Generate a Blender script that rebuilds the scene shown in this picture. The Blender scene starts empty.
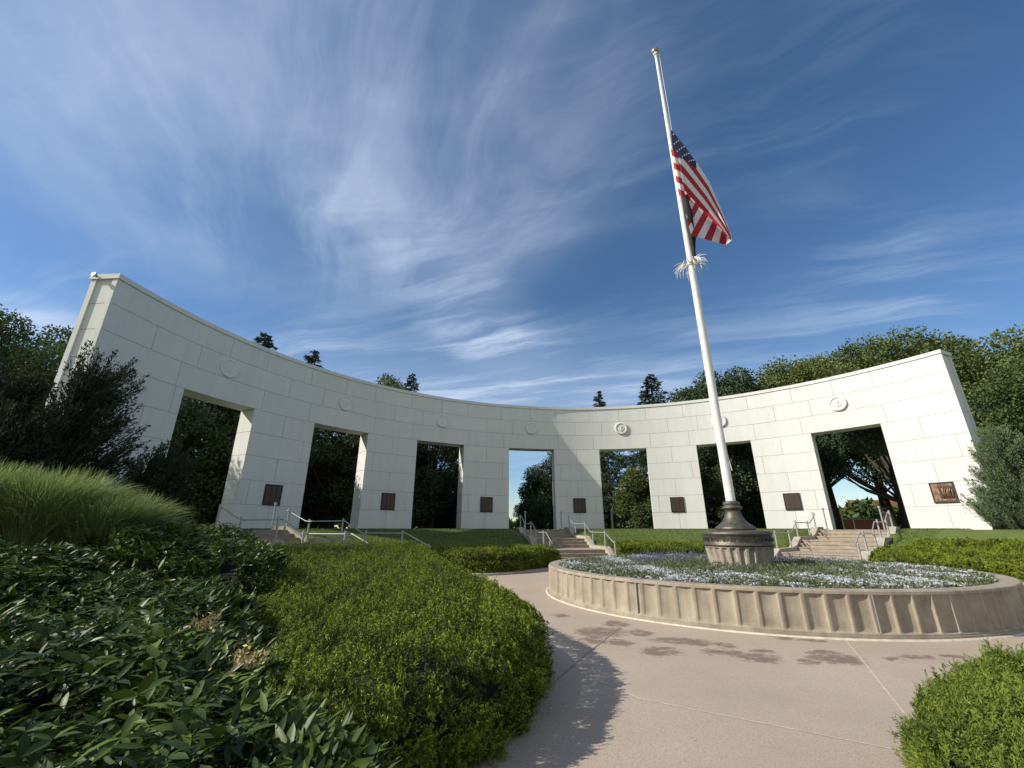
import bpy, bmesh, math, random
import numpy as np
from math import sin, cos, radians as rad, degrees, pi, sqrt, atan2

random.seed(7); RS = np.random.RandomState(11)
D = bpy.data; COL = bpy.context.scene.collection
CX, CY, R = 4.97, 12.34, 19.77           # centre and inner radius of the curved wall
ZT = 1.4                                  # terrace level
SUN_AZ, SUN_EL = rad(-9.5), rad(33)
SD = np.array([-cos(SUN_AZ)*cos(SUN_EL), sin(SUN_AZ)*cos(SUN_EL), sin(SUN_EL)])  # towards the sun

# ------------------------------------------------------------------ materials
def mat(name, color, rough=.8, noise=0, nscale=5, color2=None, bump=0, bscale=40, metal=0, trans=0, tint=None, spec=None, detail=6):
    m = D.materials.new(name); m.use_nodes = True; nt = m.node_tree; N = nt.nodes; L = nt.links
    b = N['Principled BSDF']; b.inputs['Roughness'].default_value = rough; b.inputs['Metallic'].default_value = metal
    if spec is not None: b.inputs['Specular IOR Level'].default_value = spec
    c = (*color, 1); out = None
    tc = N.new('ShaderNodeTexCoord')
    if noise:
        n = N.new('ShaderNodeTexNoise'); n.inputs['Scale'].default_value = nscale; n.inputs['Detail'].default_value = detail
        n.inputs['Roughness'].default_value = .62
        L.new(tc.outputs['Object'], n.inputs['Vector'])
        r = N.new('ShaderNodeMapRange'); r.inputs[1].default_value = .5-.5/max(noise,.01)*.35; r.inputs[2].default_value = .5+.5/max(noise,.01)*.35
        L.new(n.outputs['Fac'], r.inputs[0])
        mx = N.new('ShaderNodeMix'); mx.data_type = 'RGBA'; mx.inputs[6].default_value = c; mx.inputs[7].default_value = (*(color2 or [x*.7 for x in color]), 1)
        L.new(r.outputs[0], mx.inputs[0]); out = mx.outputs[2]
    if tint:
        a = N.new('ShaderNodeAttribute'); a.attribute_name = 'tint'
        mx = N.new('ShaderNodeMix'); mx.data_type = 'RGBA'; mx.inputs[6].default_value = c; mx.inputs[7].default_value = (*tint, 1)
        if out: L.new(out, mx.inputs[6])
        L.new(a.outputs['Fac'], mx.inputs[0]); out = mx.outputs[2]
    if out: L.new(out, b.inputs['Base Color'])
    else: b.inputs['Base Color'].default_value = c
    if bump:
        n = N.new('ShaderNodeTexNoise'); n.inputs['Scale'].default_value = bscale; n.inputs['Detail'].default_value = 5
        L.new(tc.outputs['Object'], n.inputs['Vector'])
        bp = N.new('ShaderNodeBump'); bp.inputs['Strength'].default_value = bump; bp.inputs['Distance'].default_value = .02
        L.new(n.outputs['Fac'], bp.inputs['Height']); L.new(bp.outputs[0], b.inputs['Normal'])
    if trans:
        t = N.new('ShaderNodeBsdfTranslucent')
        if out: L.new(out, t.inputs['Color'])
        else: t.inputs['Color'].default_value = c
        ms = N.new('ShaderNodeMixShader'); ms.inputs[0].default_value = trans
        o = N['Material Output']; L.new(b.outputs[0], ms.inputs[1]); L.new(t.outputs[0], ms.inputs[2]); L.new(ms.outputs[0], o.inputs['Surface'])
    return m

M = dict(
 stone = mat('painted_stone', (.68,.682,.655), .75, 1, 1.3, (.645,.647,.62), .12, 30, tint=(.63,.632,.605)),
 mortar = mat('joint_mortar', (.36,.35,.32), .9),
 concrete = mat('tan_concrete', (.43,.372,.285), .9, 1, 3.0, (.30,.252,.188), .5, 110),
 plinth = mat('weathered_plinth', (.44,.40,.32), .9, 1, 5, (.26,.23,.18), .7, 45),
 step = mat('step_concrete', (.40,.335,.26), .9, 1, 4, (.29,.24,.18), .4, 45),
 cheek = mat('cheek_concrete', (.48,.44,.35), .9, 1, 4, (.34,.31,.24), .4, 40),
 caulk = mat('pale_caulk', (.66,.60,.50), .8, 1, 9, (.45,.40,.33)),
 jointline = mat('pale_joint', (.66,.58,.47), .85, 1, 9, (.42,.34,.27)),
 jointdark = mat('dark_joint', (.22,.17,.13), .95, 1, 12, (.34,.27,.21)),
 bronze = mat('dark_bronze', (.13,.115,.09), .5, 1, 9, (.07,.068,.055), .2, 60, metal=.55),
 plaque = mat('plaque_bronze', (.040,.035,.031), .5, 1, 20, (.03,.026,.024), .5, 90, metal=.4),
 plaque_hi = mat('plaque_letters', (.115,.080,.062), .45, 1, 30, (.06,.045,.038), .5, 90, metal=.4),
 relief = mat('relief_bronze', (.32,.19,.10), .4, 1, 5, (.07,.035,.03), .6, 20, metal=.5),
 galv = mat('galvanised_steel', (.42,.43,.43), .45, 1, 12, (.30,.31,.31), metal=.35),
 white = mat('white_paint', (.80,.80,.77), .35, 1, 4, (.68,.68,.64)),
 gold = mat('gilded_ball', (.42,.28,.16), .4, metal=.8),
 rope = mat('white_rope', (.72,.70,.63), .9),
 fred = mat('flag_red', (.42,.022,.035), .75, trans=.35),
 fwhite = mat('flag_white', (.74,.72,.70), .75, trans=.35),
 fblue = mat('flag_blue', (.016,.024,.085), .75, trans=.2),
 fblack = mat('flag_black', (.008,.008,.010), .8),
 soil = mat('soil', (.05,.035,.024), 1, 1, 7, (.09,.065,.045), 1, 30),
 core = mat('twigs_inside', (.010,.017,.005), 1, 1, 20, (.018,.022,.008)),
 bark = mat('bark', (.07,.055,.042), .95, 1, 6, (.035,.028,.022), 1, 18),
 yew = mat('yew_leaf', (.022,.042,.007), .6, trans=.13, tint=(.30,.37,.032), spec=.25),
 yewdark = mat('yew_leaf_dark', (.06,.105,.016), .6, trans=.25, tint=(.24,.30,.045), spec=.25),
 peony = mat('broad_leaf', (.026,.050,.009), .48, trans=.16, tint=(.13,.19,.026), spec=.3),
 dry = mat('dry_bloom', (.36,.24,.10), .9, tint=(.55,.42,.20)),
 grassb = mat('grass_blade', (.13,.19,.05), .55, trans=.38, tint=(.34,.42,.15)),
 straw = mat('straw_blade', (.38,.32,.18), .6, trans=.3, tint=(.28,.26,.13)),
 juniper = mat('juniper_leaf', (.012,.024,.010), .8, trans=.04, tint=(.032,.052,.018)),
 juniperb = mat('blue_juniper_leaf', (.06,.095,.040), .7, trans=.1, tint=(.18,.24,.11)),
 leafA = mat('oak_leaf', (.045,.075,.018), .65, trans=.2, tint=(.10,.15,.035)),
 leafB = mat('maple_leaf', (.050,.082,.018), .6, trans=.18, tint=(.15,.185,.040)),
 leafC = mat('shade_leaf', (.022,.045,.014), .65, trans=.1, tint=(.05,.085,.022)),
 needle = mat('spruce_needle', (.022,.048,.026), .7, trans=.05, tint=(.05,.085,.04)),
 lawnblade = mat('lawn_blade', (.085,.13,.022), .7, trans=.2, tint=(.15,.20,.04)),
 fl_green = mat('bedding_leaf', (.075,.11,.045), .6, trans=.2, tint=(.17,.19,.085)),
 fl_white = mat('white_petal', (.68,.70,.72), .7, trans=.2, tint=(.50,.54,.58)),
 fl_purple = mat('purple_petal', (.10,.075,.22), .7, trans=.2, tint=(.22,.18,.38)),
 fl_pink = mat('pink_petal', (.5,.16,.28), .7, trans=.2, tint=(.7,.5,.55)),
 wallfar = mat('far_wall', (.42,.34,.27), .9), rooffar = mat('far_roof', (.33,.09,.045), .9, 1, 3, (.25,.07,.04)),
 winfar = mat('far_window', (.03,.04,.05), .2), roadside = mat('low_brick', (.38,.12,.06), .9, 1, 3, (.26,.09,.05)),
)
def streaks(m, sxy, sz, amt, lo=.45, hi=.75):
    nt = m.node_tree; N = nt.nodes; L = nt.links; b = N['Principled BSDF']; src = b.inputs['Base Color'].links[0].from_socket
    tc = [x for x in N if x.type == 'TEX_COORD'][0]; mp = N.new('ShaderNodeMapping'); mp.inputs['Scale'].default_value = (sxy, sxy, sz); L.new(tc.outputs['Object'], mp.inputs['Vector'])
    n = N.new('ShaderNodeTexNoise'); n.inputs['Scale'].default_value = 1; n.inputs['Detail'].default_value = 6; n.inputs['Roughness'].default_value = .65; L.new(mp.outputs[0], n.inputs['Vector'])
    r = N.new('ShaderNodeMapRange'); r.inputs[1].default_value = lo; r.inputs[2].default_value = hi; r.inputs[3].default_value = 1; r.inputs[4].default_value = 1-amt; L.new(n.outputs['Fac'], r.inputs[0])
    v = N.new('ShaderNodeVectorMath'); v.operation = 'SCALE'; L.new(src, v.inputs[0]); L.new(r.outputs[0], v.inputs['Scale']); L.new(v.outputs[0], b.inputs['Base Color'])
streaks(M['stone'], 3.2, .22, .08); streaks(M['concrete'], 7, 1.0, .30, .42, .72); streaks(M['plinth'], 9, 1.0, .4, .42, .7); streaks(M['step'], 3, 3, .25, .42, .7); streaks(M['cheek'], 3, 3, .25, .42, .7); streaks(M['bronze'], 10, 1.5, -.5, .4, .7)
def lawn_material():
    m = mat('lawn', (.085,.13,.022), .9, 1, .8, (.13,.17,.032), 1, 55)
    nt = m.node_tree; N = nt.nodes; L = nt.links; b = N['Principled BSDF']
    src = b.inputs['Base Color'].links[0].from_socket
    n = N.new('ShaderNodeTexNoise'); n.inputs['Scale'].default_value = 28; n.inputs['Detail'].default_value = 8
    tc = [x for x in N if x.type == 'TEX_COORD'][0]; L.new(tc.outputs['Object'], n.inputs['Vector'])
    r = N.new('ShaderNodeMapRange'); r.inputs[1].default_value = .35; r.inputs[2].default_value = .65; r.inputs[3].default_value = .55; r.inputs[4].default_value = 1.35
    L.new(n.outputs['Fac'], r.inputs[0])
    v = N.new('ShaderNodeVectorMath'); v.operation = 'SCALE'; L.new(src, v.inputs[0]); L.new(r.outputs[0], v.inputs['Scale']); L.new(v.outputs[0], b.inputs['Base Color'])
    return m
M['lawn'] = lawn_material()

def pavement_material():
    m = D.materials.new('tan_pavement'); m.use_nodes = True; nt = m.node_tree; N = nt.nodes; L = nt.links; b = N['Principled BSDF']
    tc = N.new('ShaderNodeTexCoord'); V = tc.outputs['Object']
    def noise(s, d=6, ro=.6):
        n = N.new('ShaderNodeTexNoise'); n.inputs['Scale'].default_value = s; n.inputs['Detail'].default_value = d; n.inputs['Roughness'].default_value = ro; L.new(V, n.inputs['Vector']); return n
    def mr(src, a, b_, c=0, d=1, smooth=False):
        r = N.new('ShaderNodeMapRange'); r.interpolation_type = 'SMOOTHSTEP' if smooth else 'LINEAR'
        for i, x in enumerate((a, b_, c, d)): r.inputs[i+1].default_value = x
        L.new(src, r.inputs[0]); return r.outputs[0]
    def mix(f, a, b_):
        x = N.new('ShaderNodeMix'); x.data_type = 'RGBA'; L.new(f, x.inputs[0])
        for i, c in ((6, a), (7, b_)):
            if isinstance(c, tuple): x.inputs[i].default_value = (*c, 1)
            else: L.new(c, x.inputs[i])
        return x.outputs[2]
    def math_(op, a, b_):
        x = N.new('ShaderNodeMath'); x.operation = op
        for i, c in enumerate((a, b_)):
            if isinstance(c, (int, float)): x.inputs[i].default_value = c
            else: L.new(c, x.inputs[i])
        return x.outputs[0]
    base = mix(mr(noise(.7).outputs['Fac'], .3, .7), (.460,.378,.295), (.380,.308,.236))
    base = mix(mr(noise(90, 4, .8).outputs['Fac'], .48, .66, 0, .85), base, (.24,.185,.14))
    base = mix(mr(noise(140, 3, .8).outputs['Fac'], .54, .68, 0, .6), base, (.60,.50,.41))
    # small dark specks
    vo = N.new('ShaderNodeTexVoronoi'); vo.inputs['Scale'].default_value = 2.6; L.new(V, vo.inputs['Vector'])
    base = mix(mr(vo.outputs['Distance'], .025, .012), base, (.10,.07,.05))
    # damp stains, each a spot of its own shape
    wn = noise(7.5, 6, .72); sub = N.new('ShaderNodeVectorMath'); sub.operation = 'SUBTRACT'; L.new(wn.outputs['Color'], sub.inputs[0]); sub.inputs[1].default_value = (.5,.5,.5)
    sc = N.new('ShaderNodeVectorMath'); sc.operation = 'SCALE'; L.new(sub.outputs[0], sc.inputs[0]); sc.inputs['Scale'].default_value = .50
    ad = N.new('ShaderNodeVectorMath'); ad.operation = 'ADD'; L.new(V, ad.inputs[0]); L.new(sc.outputs[0], ad.inputs[1]); W = ad.outputs[0]
    acc = None
    for (x, y, rx, ry, a) in STAINS:
        mp = N.new('ShaderNodeMapping'); mp.vector_type = 'TEXTURE'; mp.inputs['Location'].default_value = (x, y, 0); mp.inputs['Rotation'].default_value = (0,0,a); mp.inputs['Scale'].default_value = (rx, ry, 1000)
        L.new(W, mp.inputs['Vector']); ln = N.new('ShaderNodeVectorMath'); ln.operation = 'LENGTH'; L.new(mp.outputs[0], ln.inputs[0])
        f = mr(ln.outputs['Value'], 1.35, .75, smooth=True)
        acc = f if acc is None else math_('MAXIMUM', acc, f)
    acc = math_('MULTIPLY', acc, mr(noise(6.5, 6, .7).outputs['Fac'], .32, .48))
    base = mix(math_('MULTIPLY', acc, .82), base, (.15,.105,.075))
    L.new(base, b.inputs['Base Color']); b.inputs['Roughness'].default_value = .85
    bp = N.new('ShaderNodeBump'); bp.inputs['Strength'].default_value = .35; bp.inputs['Distance'].default_value = .01
    L.new(noise(70, 5, .7).outputs['Fac'], bp.inputs['Height']); L.new(bp.outputs[0], b.inputs['Normal'])
    return m

# ------------------------------------------------------------------ object helpers
def setp(o, label=None, cat=None, group=None, kind=None):
    if label: o['label'] = label
    if cat: o['category'] = cat
    if group: o['group'] = group
    if kind: o['kind'] = kind
    return o
def thing(name, loc, label, cat, group=None, rz=0):
    o = D.objects.new(name, None); COL.objects.link(o); o.location = loc; o.rotation_euler.z = rz; o.empty_display_size = .2
    return setp(o, label, cat, group)
def wloc(p):
    v = np.zeros(3)
    while p is not None: v = v + np.array(p.location); p = p.parent
    return v
def link(name, me, mats, parent=None, world=True):
    o = D.objects.new(name, me); COL.objects.link(o)
    for m in (mats if isinstance(mats, (list, tuple)) else [mats]): me.materials.append(m)
    if parent is not None:
        if world: me.transform(__import__('mathutils').Matrix.Translation([-x for x in wloc(parent)]))
        o.parent = parent
    return o
def raw(name, verts, faces, smooth=None, mi=None, tint=None):
    verts = np.asarray(verts, dtype=np.float32)
    me = D.meshes.new(name)
    if isinstance(faces, np.ndarray):
        k = faces.shape[1]; n = len(faces)
        me.vertices.add(len(verts)); me.vertices.foreach_set('co', verts.ravel())
        me.loops.add(n*k); me.loops.foreach_set('vertex_index', faces.astype(np.int32).ravel())
        me.polygons.add(n); me.polygons.foreach_set('loop_start', (np.arange(n)*k).astype(np.int32))
        me.update(calc_edges=True)
    else:
        me.from_pydata(verts.tolist(), [], faces)
    n = len(me.polygons)
    if smooth is not None: me.polygons.foreach_set('use_smooth', np.broadcast_to(np.asarray(smooth, dtype=bool), (n,)))
    if mi is not None: me.polygons.foreach_set('material_index', np.asarray(mi, dtype=np.int32))
    if tint is not None:
        a = me.attributes.new('tint', 'FLOAT', 'FACE'); a.data.foreach_set('value', np.asarray(tint, dtype=np.float32))
    me.update(); me.validate()
    return me
class MB:
    def __init__(s): s.v = []; s.f = []; s.s = []; s.m = []; s.t = []
    def add(s, v, f, smooth=False, m=0, t=0):
        o = len(s.v); s.v += [tuple(x) for x in v]; s.f += [tuple(i+o for i in q) for q in f]; s.s += [smooth]*len(f); s.m += [m]*len(f); s.t += [t]*len(f)
    def box(s, c, d, T=None, **k):
        x, y, z = d[0]/2, d[1]/2, d[2]/2
        v = [(c[0]+i*x, c[1]+j*y, c[2]+l*z) for l in (-1,1) for j in (-1,1) for i in (-1,1)]
        if T: v = [T(*p) for p in v]
        s.add(v, [(0,2,3,1),(4,5,7,6),(0,1,5,4),(2,6,7,3),(0,4,6,2),(1,3,7,5)], **k)
    def tube(s, pts, r, n=8, cap=True, m=0, t=0):
        pts = [np.array(p, float) for p in pts]; rs = r if isinstance(r, (list, tuple, np.ndarray)) else [r]*len(pts)
        rings = []; prev = None
        for i, p in enumerate(pts):
            d = pts[min(i+1, len(pts)-1)] - pts[max(i-1, 0)]; d /= np.linalg.norm(d)+1e-9
            if prev is None:
                a = np.cross(d, (0,0,1) if abs(d[2]) < .9 else (1,0,0))
            else: a = prev - d*np.dot(prev, d)
            a /= np.linalg.norm(a); prev = a; b = np.cross(d, a)
            rings.append([p + rs[i]*(cos(2*pi*k/n)*a + sin(2*pi*k/n)*b) for k in range(n)])
        v = [x for q in rings for x in q]
        f = [(i*n+k, i*n+(k+1)%n, (i+1)*n+(k+1)%n, (i+1)*n+k) for i in range(len(pts)-1) for k in range(n)]
        s.add(v, f, smooth=True, m=m, t=t)
        if cap: s.add(rings[0], [tuple(range(n))[::-1]], m=m); s.add(rings[-1], [tuple(range(n))], m=m)
    def lathe(s, prof, c=(0,0), n=48, smooth=True, m=0):
        v = [(c[0]+r*cos(2*pi*k/n), c[1]+r*sin(2*pi*k/n), z) for r, z in prof for k in range(n)]
        f = [(i*n+k, i*n+(k+1)%n, (i+1)*n+(k+1)%n, (i+1)*n+k) for i in range(len(prof)-1) for k in range(n)]
        s.add(v, f, smooth=smooth, m=m)
    def poly(s, pts, z0, z1, inset_top=0, **k):
        n = len(pts); v = [(x,y,z0) for x,y in pts]+[(x,y,z1) for x,y in pts]
        s.add(v, [(i,(i+1)%n,n+(i+1)%n,n+i) for i in range(n)]+[tuple(range(n,2*n)), tuple(range(n))[::-1]], **k)
    def build(s, name, mats, parent=None, world=True):
        me = raw(name, s.v, s.f, s.s, s.m, s.t)
        bm = bmesh.new(); bm.from_mesh(me); bmesh.ops.recalc_face_normals(bm, faces=bm.faces); bm.to_mesh(me); bm.free()
        return link(name, me, mats, parent, world)

def P(th, r, z, lat=0):   # polar about the wall's centre, th in degrees from +Y towards +X
    a = rad(th); return (CX + r*sin(a) + lat*cos(a), CY + r*cos(a) - lat*sin(a), z)

# ------------------------------------------------------------------ stains, setting
STAINS = []
def _g(px, py):
    t = rad(19); X = (px-512)/423; Y = (384-py)/423; b = cos(t)-Y*sin(t); c = sin(t)+Y*cos(t); q = -1.4/c; return X*q, b*q
for (zx, zy, rx, ry) in [(165,188,46,9),(150,204,22,8),(195,172,22,6),(205,210,22,6),(245,190,22,6),(285,228,36,9),(325,206,50,6),(350,212,40,4),(415,215,17,5),(412,230,34,6),(485,241,38,8),(490,227,22,5),(535,200,20,4),
  (583,249,20,5),(645,244,46,10),(618,231,30,5),(85,155,14,3),(600,206,22,4),(755,243,18,4),(800,240,22,4),(835,241,14,3),(880,238,20,4),(575,306,3,2),(365,410,2.5,2)]:
    x, y = 520+zx/2.032, 540+zy/2.032; a = _g(x, y); b = _g(x+rx/2.032, y); c = _g(x, y-ry/2.032)
    STAINS.append((a[0], a[1], abs(b[0]-a[0])*1.05, abs(c[1]-a[1])*1.0, -.06))
M['pave'] = pavement_material()

TH = [-10.2 + 20.03*(k-3) for k in range(7)]; HW = 5.03      # openings
STAIRS = [TH[0], TH[3], TH[6]]
def smooth01(t): t = max(0, min(1, t)); return t*t*(3-2*t)
def sector(th):
    if th > 180: th -= 360
    if th < -180: th += 360
    return smooth01((th+125)/28)*smooth01((112-th)/30)
def ground_z(r, th): return ZT*max(0, min(1, (r-9.4)/7.0))*sector(th)

def build_ground():
    rs = [0.5,2,4,6,8,9.0,9.4,10,10.7,11.4,12.2,13,13.8,14.6,15.4,16.4,16.9,18,19.6,21.5,24,28,34,42,55,75,110,170,260,420,700]
    ths = []
    STH = [(s, lat) for s in STAIRS for lat in (-1.6, -1.55, 1.55, 1.6)]
    base = [x for x in np.arange(-180, 180, 3.0) if all(abs(x-s) > 11 for s in STAIRS)]
    cols = [('a', t) for t in base] + [('s', s, lat) for s, lat in STH] + [('a', s+d) for s in STAIRS for d in (-10.5, 10.5)]
    cols.sort(key=lambda c: c[1] if c[0] == 'a' else c[1] + c[2]*2)
    v = []
    for c in cols:
        for r in rs:
            if c[0] == 'a': th = c[1]; z = ground_z(r, th)
            else:
                s, lat = c[1], c[2]
                if r > 6: th = s + degrees(math.asin(lat/r))
                else: th = s + degrees(math.asin(lat/6))
                z = ground_z(r, th)
                if abs(lat) < 1.58 and 9.3 < r < 16.3: z = -.05
            v.append(P(th, r, z))
    nr = len(rs); n = len(cols)
    f = [(i*nr+j, ((i+1)%n)*nr+j, ((i+1)%n)*nr+j+1, i*nr+j+1) for i in range(n) for j in range(nr-1)]
    f.append(tuple(i*nr for i in range(n)))
    me = raw('ground', v, f, True)
    setp(link('lawn_ground', me, M['lawn']), kind='structure')
build_ground()

def pavement():
    mb = MB(); z = .008
    a0 = degrees(math.acos((9-CY)/9.35))
    pts = [P(a, 9.35, z) for a in np.linspace(a0, -a0, 90)]+[(-9,9,z),(-9,-14,z),(16,-14,z),(16,9,z)]
    mb.add(pts, [tuple(range(len(pts)))])
    mb.build('pavement', M['pave'])['kind'] = 'structure'
pavement()
def strip(name, pts, w, z, m):
    mb = MB(); pts = [np.array(p, float) for p in pts]
    L_, R_ = [], []
    for i, p in enumerate(pts):
        d = pts[min(i+1,len(pts)-1)]-pts[max(i-1,0)]; d /= np.linalg.norm(d); nn = np.array([-d[1], d[0]])
        L_.append((*(p+nn*w/2), z)); R_.append((*(p-nn*w/2), z))
    k = len(pts); mb.add(L_+R_, [(i,i+1,k+i+1,k+i) for i in range(k-1)])
    o = mb.build(name, m); o['kind'] = 'structure'
def g(px, py, z=0.):
    t = rad(19); X = (px-512)/423; Y = (384-py)/423
    b = cos(t)-Y*sin(t); c = sin(t)+Y*cos(t); s = (z-1.4)/c
    return (X*s, b*s)
strip('joint_in_pavement', [g(845,640), g(868,668), g(905,715)], .016, .0100, M['jointline'])
strip('joint_in_pavement', [g(545,664), g(575,672), g(620,690), g(640,700), g(780,728), g(930,758), g(1100,790)], .016, .0106, M['jointline'])
strip('joint_in_pavement', [g(545,629), g(590,640), g(640,643)], .012, .0112, M['jointline'])
strip('joint_in_pavement', [g(620,628), g(600,644), g(575,665), g(545,692)], .016, .0118, M['jointdark'])

# ------------------------------------------------------------------ the colonnade
ZJ = [1.4, 2.55, 3.70, 4.87, 6.02, 7.17, 8.25, 9.30, 10.30]; TL, TR = -85.9, 64.6
ZTOP = 10.5; RO = R + 1.06; GAP = .020
def arc(mb, a0, a1, z0, z1, r0, r1, t=0, m=0):
    n = max(1, int(math.ceil((a1-a0)/1.0))); an = np.linspace(a0, a1, n+1)
    def grid(rr):
        v = [P(a, rr, z) for z in (z0, z1) for a in an]
        mb.add(v, [(i, i+1, n+2+i, n+1+i) for i in range(n)], smooth=True, m=m, t=t)
    grid(r0); grid(r1)
    for z in (z0, z1):
        v = [P(a, rr, z) for rr in (r0, r1) for a in an]; mb.add(v, [(i, i+1, n+2+i, n+1+i) for i in range(n)], m=m, t=t)
    for a in (a0, a1):
        mb.add([P(a, r0, z0), P(a, r1, z0), P(a, r1, z1), P(a, r0, z1)], [(0,1,2,3)], m=m, t=t)
def colonnade():
    root = thing('curved_colonnade', P(-10.2, R+.6, ZT), 'long curved white stone memorial wall pierced by seven tall doorways', 'memorial wall')
    piers = []; e = TL
    for c in TH: piers.append((e, c-HW)); e = c+HW
    piers.append((e, TR))
    mb = MB(); co = MB(); ga = degrees(GAP/2/R)
    for row in range(8):
        z0, z1 = ZJ[row]+(GAP/2 if row else -.3), ZJ[row+1]-GAP/2
        if row < 5:
            for k, (a, b) in enumerate(piers):
                w = b-a
                js = [a+w*.5] if row % 2 == 0 else ([a+w*.14] if (k+row//2) % 2 else [a+w*.86])
                if k == 0: js = [a+w*.12, a+w*.62] if row % 2 else [a+w*.4, a+w*.9]
                xs = [a]+js+[b]
                for i in range(len(xs)-1):
                    arc(mb, xs[i]+(ga if i else 0), xs[i+1]-(ga if i < len(xs)-2 else 0), z0, z1, R, RO, t=random.random()*.8)
        else:
            js = []
            for c in TH:
                js += {5: [c-6.2, c+6.0], 6: [c-10.1, c-4.2], 7: [c-.2, c+5.6, c+13.3]}[row]
            xs = [TL]+[j for j in js if TL+2 < j < TR-2]+[TR]
            for i in range(len(xs)-1):
                arc(mb, xs[i]+(ga if i else 0), xs[i+1]-(ga if i < len(xs)-2 else 0), z0, z1, R, RO, t=random.random()*.8)
    for (a, b) in piers: arc(co, a+.05, b-.05, ZT-.3, 7.3, R+.014, RO-.014)
    arc(co, TL+.05, TR-.05, 7.20, ZTOP-.05, R+.0141, RO-.0141)
    mb.build('stone_block_wall', M['stone'], root); co.build('wall_core', M['mortar'], root)
    cp = MB(); xs = list(np.arange(TL-.25, TR, 5.05))+[TR+.25]
    if xs[-1]-xs[-2] < 2: xs.pop(-2)
    for i in range(len(xs)-1):
        arc(cp, xs[i]+(ga*.4 if i else 0), xs[i+1]-(ga*.4 if i < len(xs)-2 else 0), ZJ[-1], ZTOP, R-.055, RO+.09, t=random.random()*.3)
    cp.build('coping', M['stone'], root)
    # raised strips on the two end faces
    for a0, a1 in ((TL-.16, TL-.005), (TR+.005, TR+.16)):
        s = MB(); arc(s, a0, a1, ZT-.2, ZJ[-1]-.012, R+.002, R+.20); arc(s, a0, a1, ZT-.2, ZJ[-1]-.012, RO-.20, RO-.002); s.build('end_pilaster', M['stone'], root)
    s = MB(); p = np.array(P(TL-.3, RO-.25, ZTOP-.12)); q = np.array(P(TL-.75, RO-.25, ZTOP-.10)); d = (q-p)
    s.tube([p, p+d*.5, p+d*.5, q], [.04,.04,.08,.08], 12); s.build('flood_lamp', M['galv'], root)
    # medallions over the doorways
    for k, c in enumerate(TH):
        s = MB(); o = np.array(P(c+.05, R, 8.74)); ir = np.array([-sin(rad(c)), -cos(rad(c)), 0]); tg = np.array([cos(rad(c)), -sin(rad(c)), 0])
        prof = [(.46,-.02),(.46,.06),(.44,.085),(.38,.085),(.365,.062),(.0,.062)] if k < 4 else [(.46,-.02),(.46,.10),(.43,.13),(.36,.13),(.34,.09),(.0,.09)]; n = 40
        v = [o+ir*h+r*(cos(2*pi*j/n)*tg+np.array([0,0,sin(2*pi*j/n)])) for r, h in prof for j in range(n)]
        s.add(v, [(i*n+j, i*n+(j+1)%n, (i+1)*n+(j+1)%n, (i+1)*n+j) for i in range(len(prof)-1) for j in range(n)], smooth=False)
        md = s.build('medallion', M['stone'], root)
        e = MB(); U = lambda x, z, h=(.035 if k < 4 else .10 if k == 4 else .085): tuple(o+ir*h+tg*x+np.array([0,0,z]))
        e.tube([U(-.02,-.2), U(0,.0), U(.03,.2)], [.035,.05,.03], 8)
        if k % 2 == 0: e.tube([U(-.2,.05), U(-.1,-.12), U(0,-.2), U(.12,-.13), U(.2,.05)], [.02,.04,.045,.04,.02], 8); e.tube([U(-.12,.13), U(.14,.11)], .03, 8)
        else: e.tube([U(-.22,-.1), U(-.1,.06), U(.02,.0), U(.12,.1), U(.23,.16)], [.02,.045,.05,.045,.02], 8); e.tube([U(-.1,-.18), U(.12,-.17)], .035, 8)
        e.build('emblem_relief', M['stone'], md)
    # bronze plaques on the piers
    pc = [-60.2, -40.15, -20.05, -.1, 19.75, 39.8, 59.9]
    for k, c in enumerate(pc):
        ir = np.array([-sin(rad(c)), -cos(rad(c)), 0]); tg = np.array([cos(rad(c)), -sin(rad(c)), 0]); o = np.array(P(c, R, 3.07 if k < 6 else 3.2))
        w = .90 if k < 6 else .93
        T = lambda x, y, z: tuple(o+tg*x+ir*y+np.array([0,0,z]))
        s = MB(); s.box((0,.02,0), (w,.06,1.02), T)
        pl = s.build('bronze_plaque', M['plaque'], root)
        s = MB()
        for x, ww in ((-w/2+.02,.04),(w/2-.02,.04)): s.box((x,.06,0), (ww,.024,1.02), T)
        for z in (-.49,.49): s.box((0,.06,z), (w-.082,.024,.04), T)
        s.build('frame', M['plaque'], pl)
        s = MB()
        if k < 6:
            for x in (-.27, 0, .27):
                s.box((x,.055,0), (.225,.012,.86), T)
                for j in range(26): s.box((x+random.uniform(-.015,.0),.064,.40-j*.032), (random.uniform(.13,.19),.008,.014), T)
            s.build('name_columns', M['plaque_hi'], pl)
        else:
            s.box((-.27,.055,0), (.26,.014,.86), T); s.box((.14,.055,.36), (.5,.014,.14), T); s.box((.14,.055,-.37), (.5,.014,.1), T)
            for j in range(7): s.tube([T(-.05+j*.065,.06,-.3), T(-.03+j*.06+random.uniform(-.03,.03),.10,.0), T(-.02+j*.06,.06,.2+random.uniform(-.1,.06))], [.02,.035,.018], 6)
            s.build('relief_picture', M['relief'], pl)
colonnade()

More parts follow.
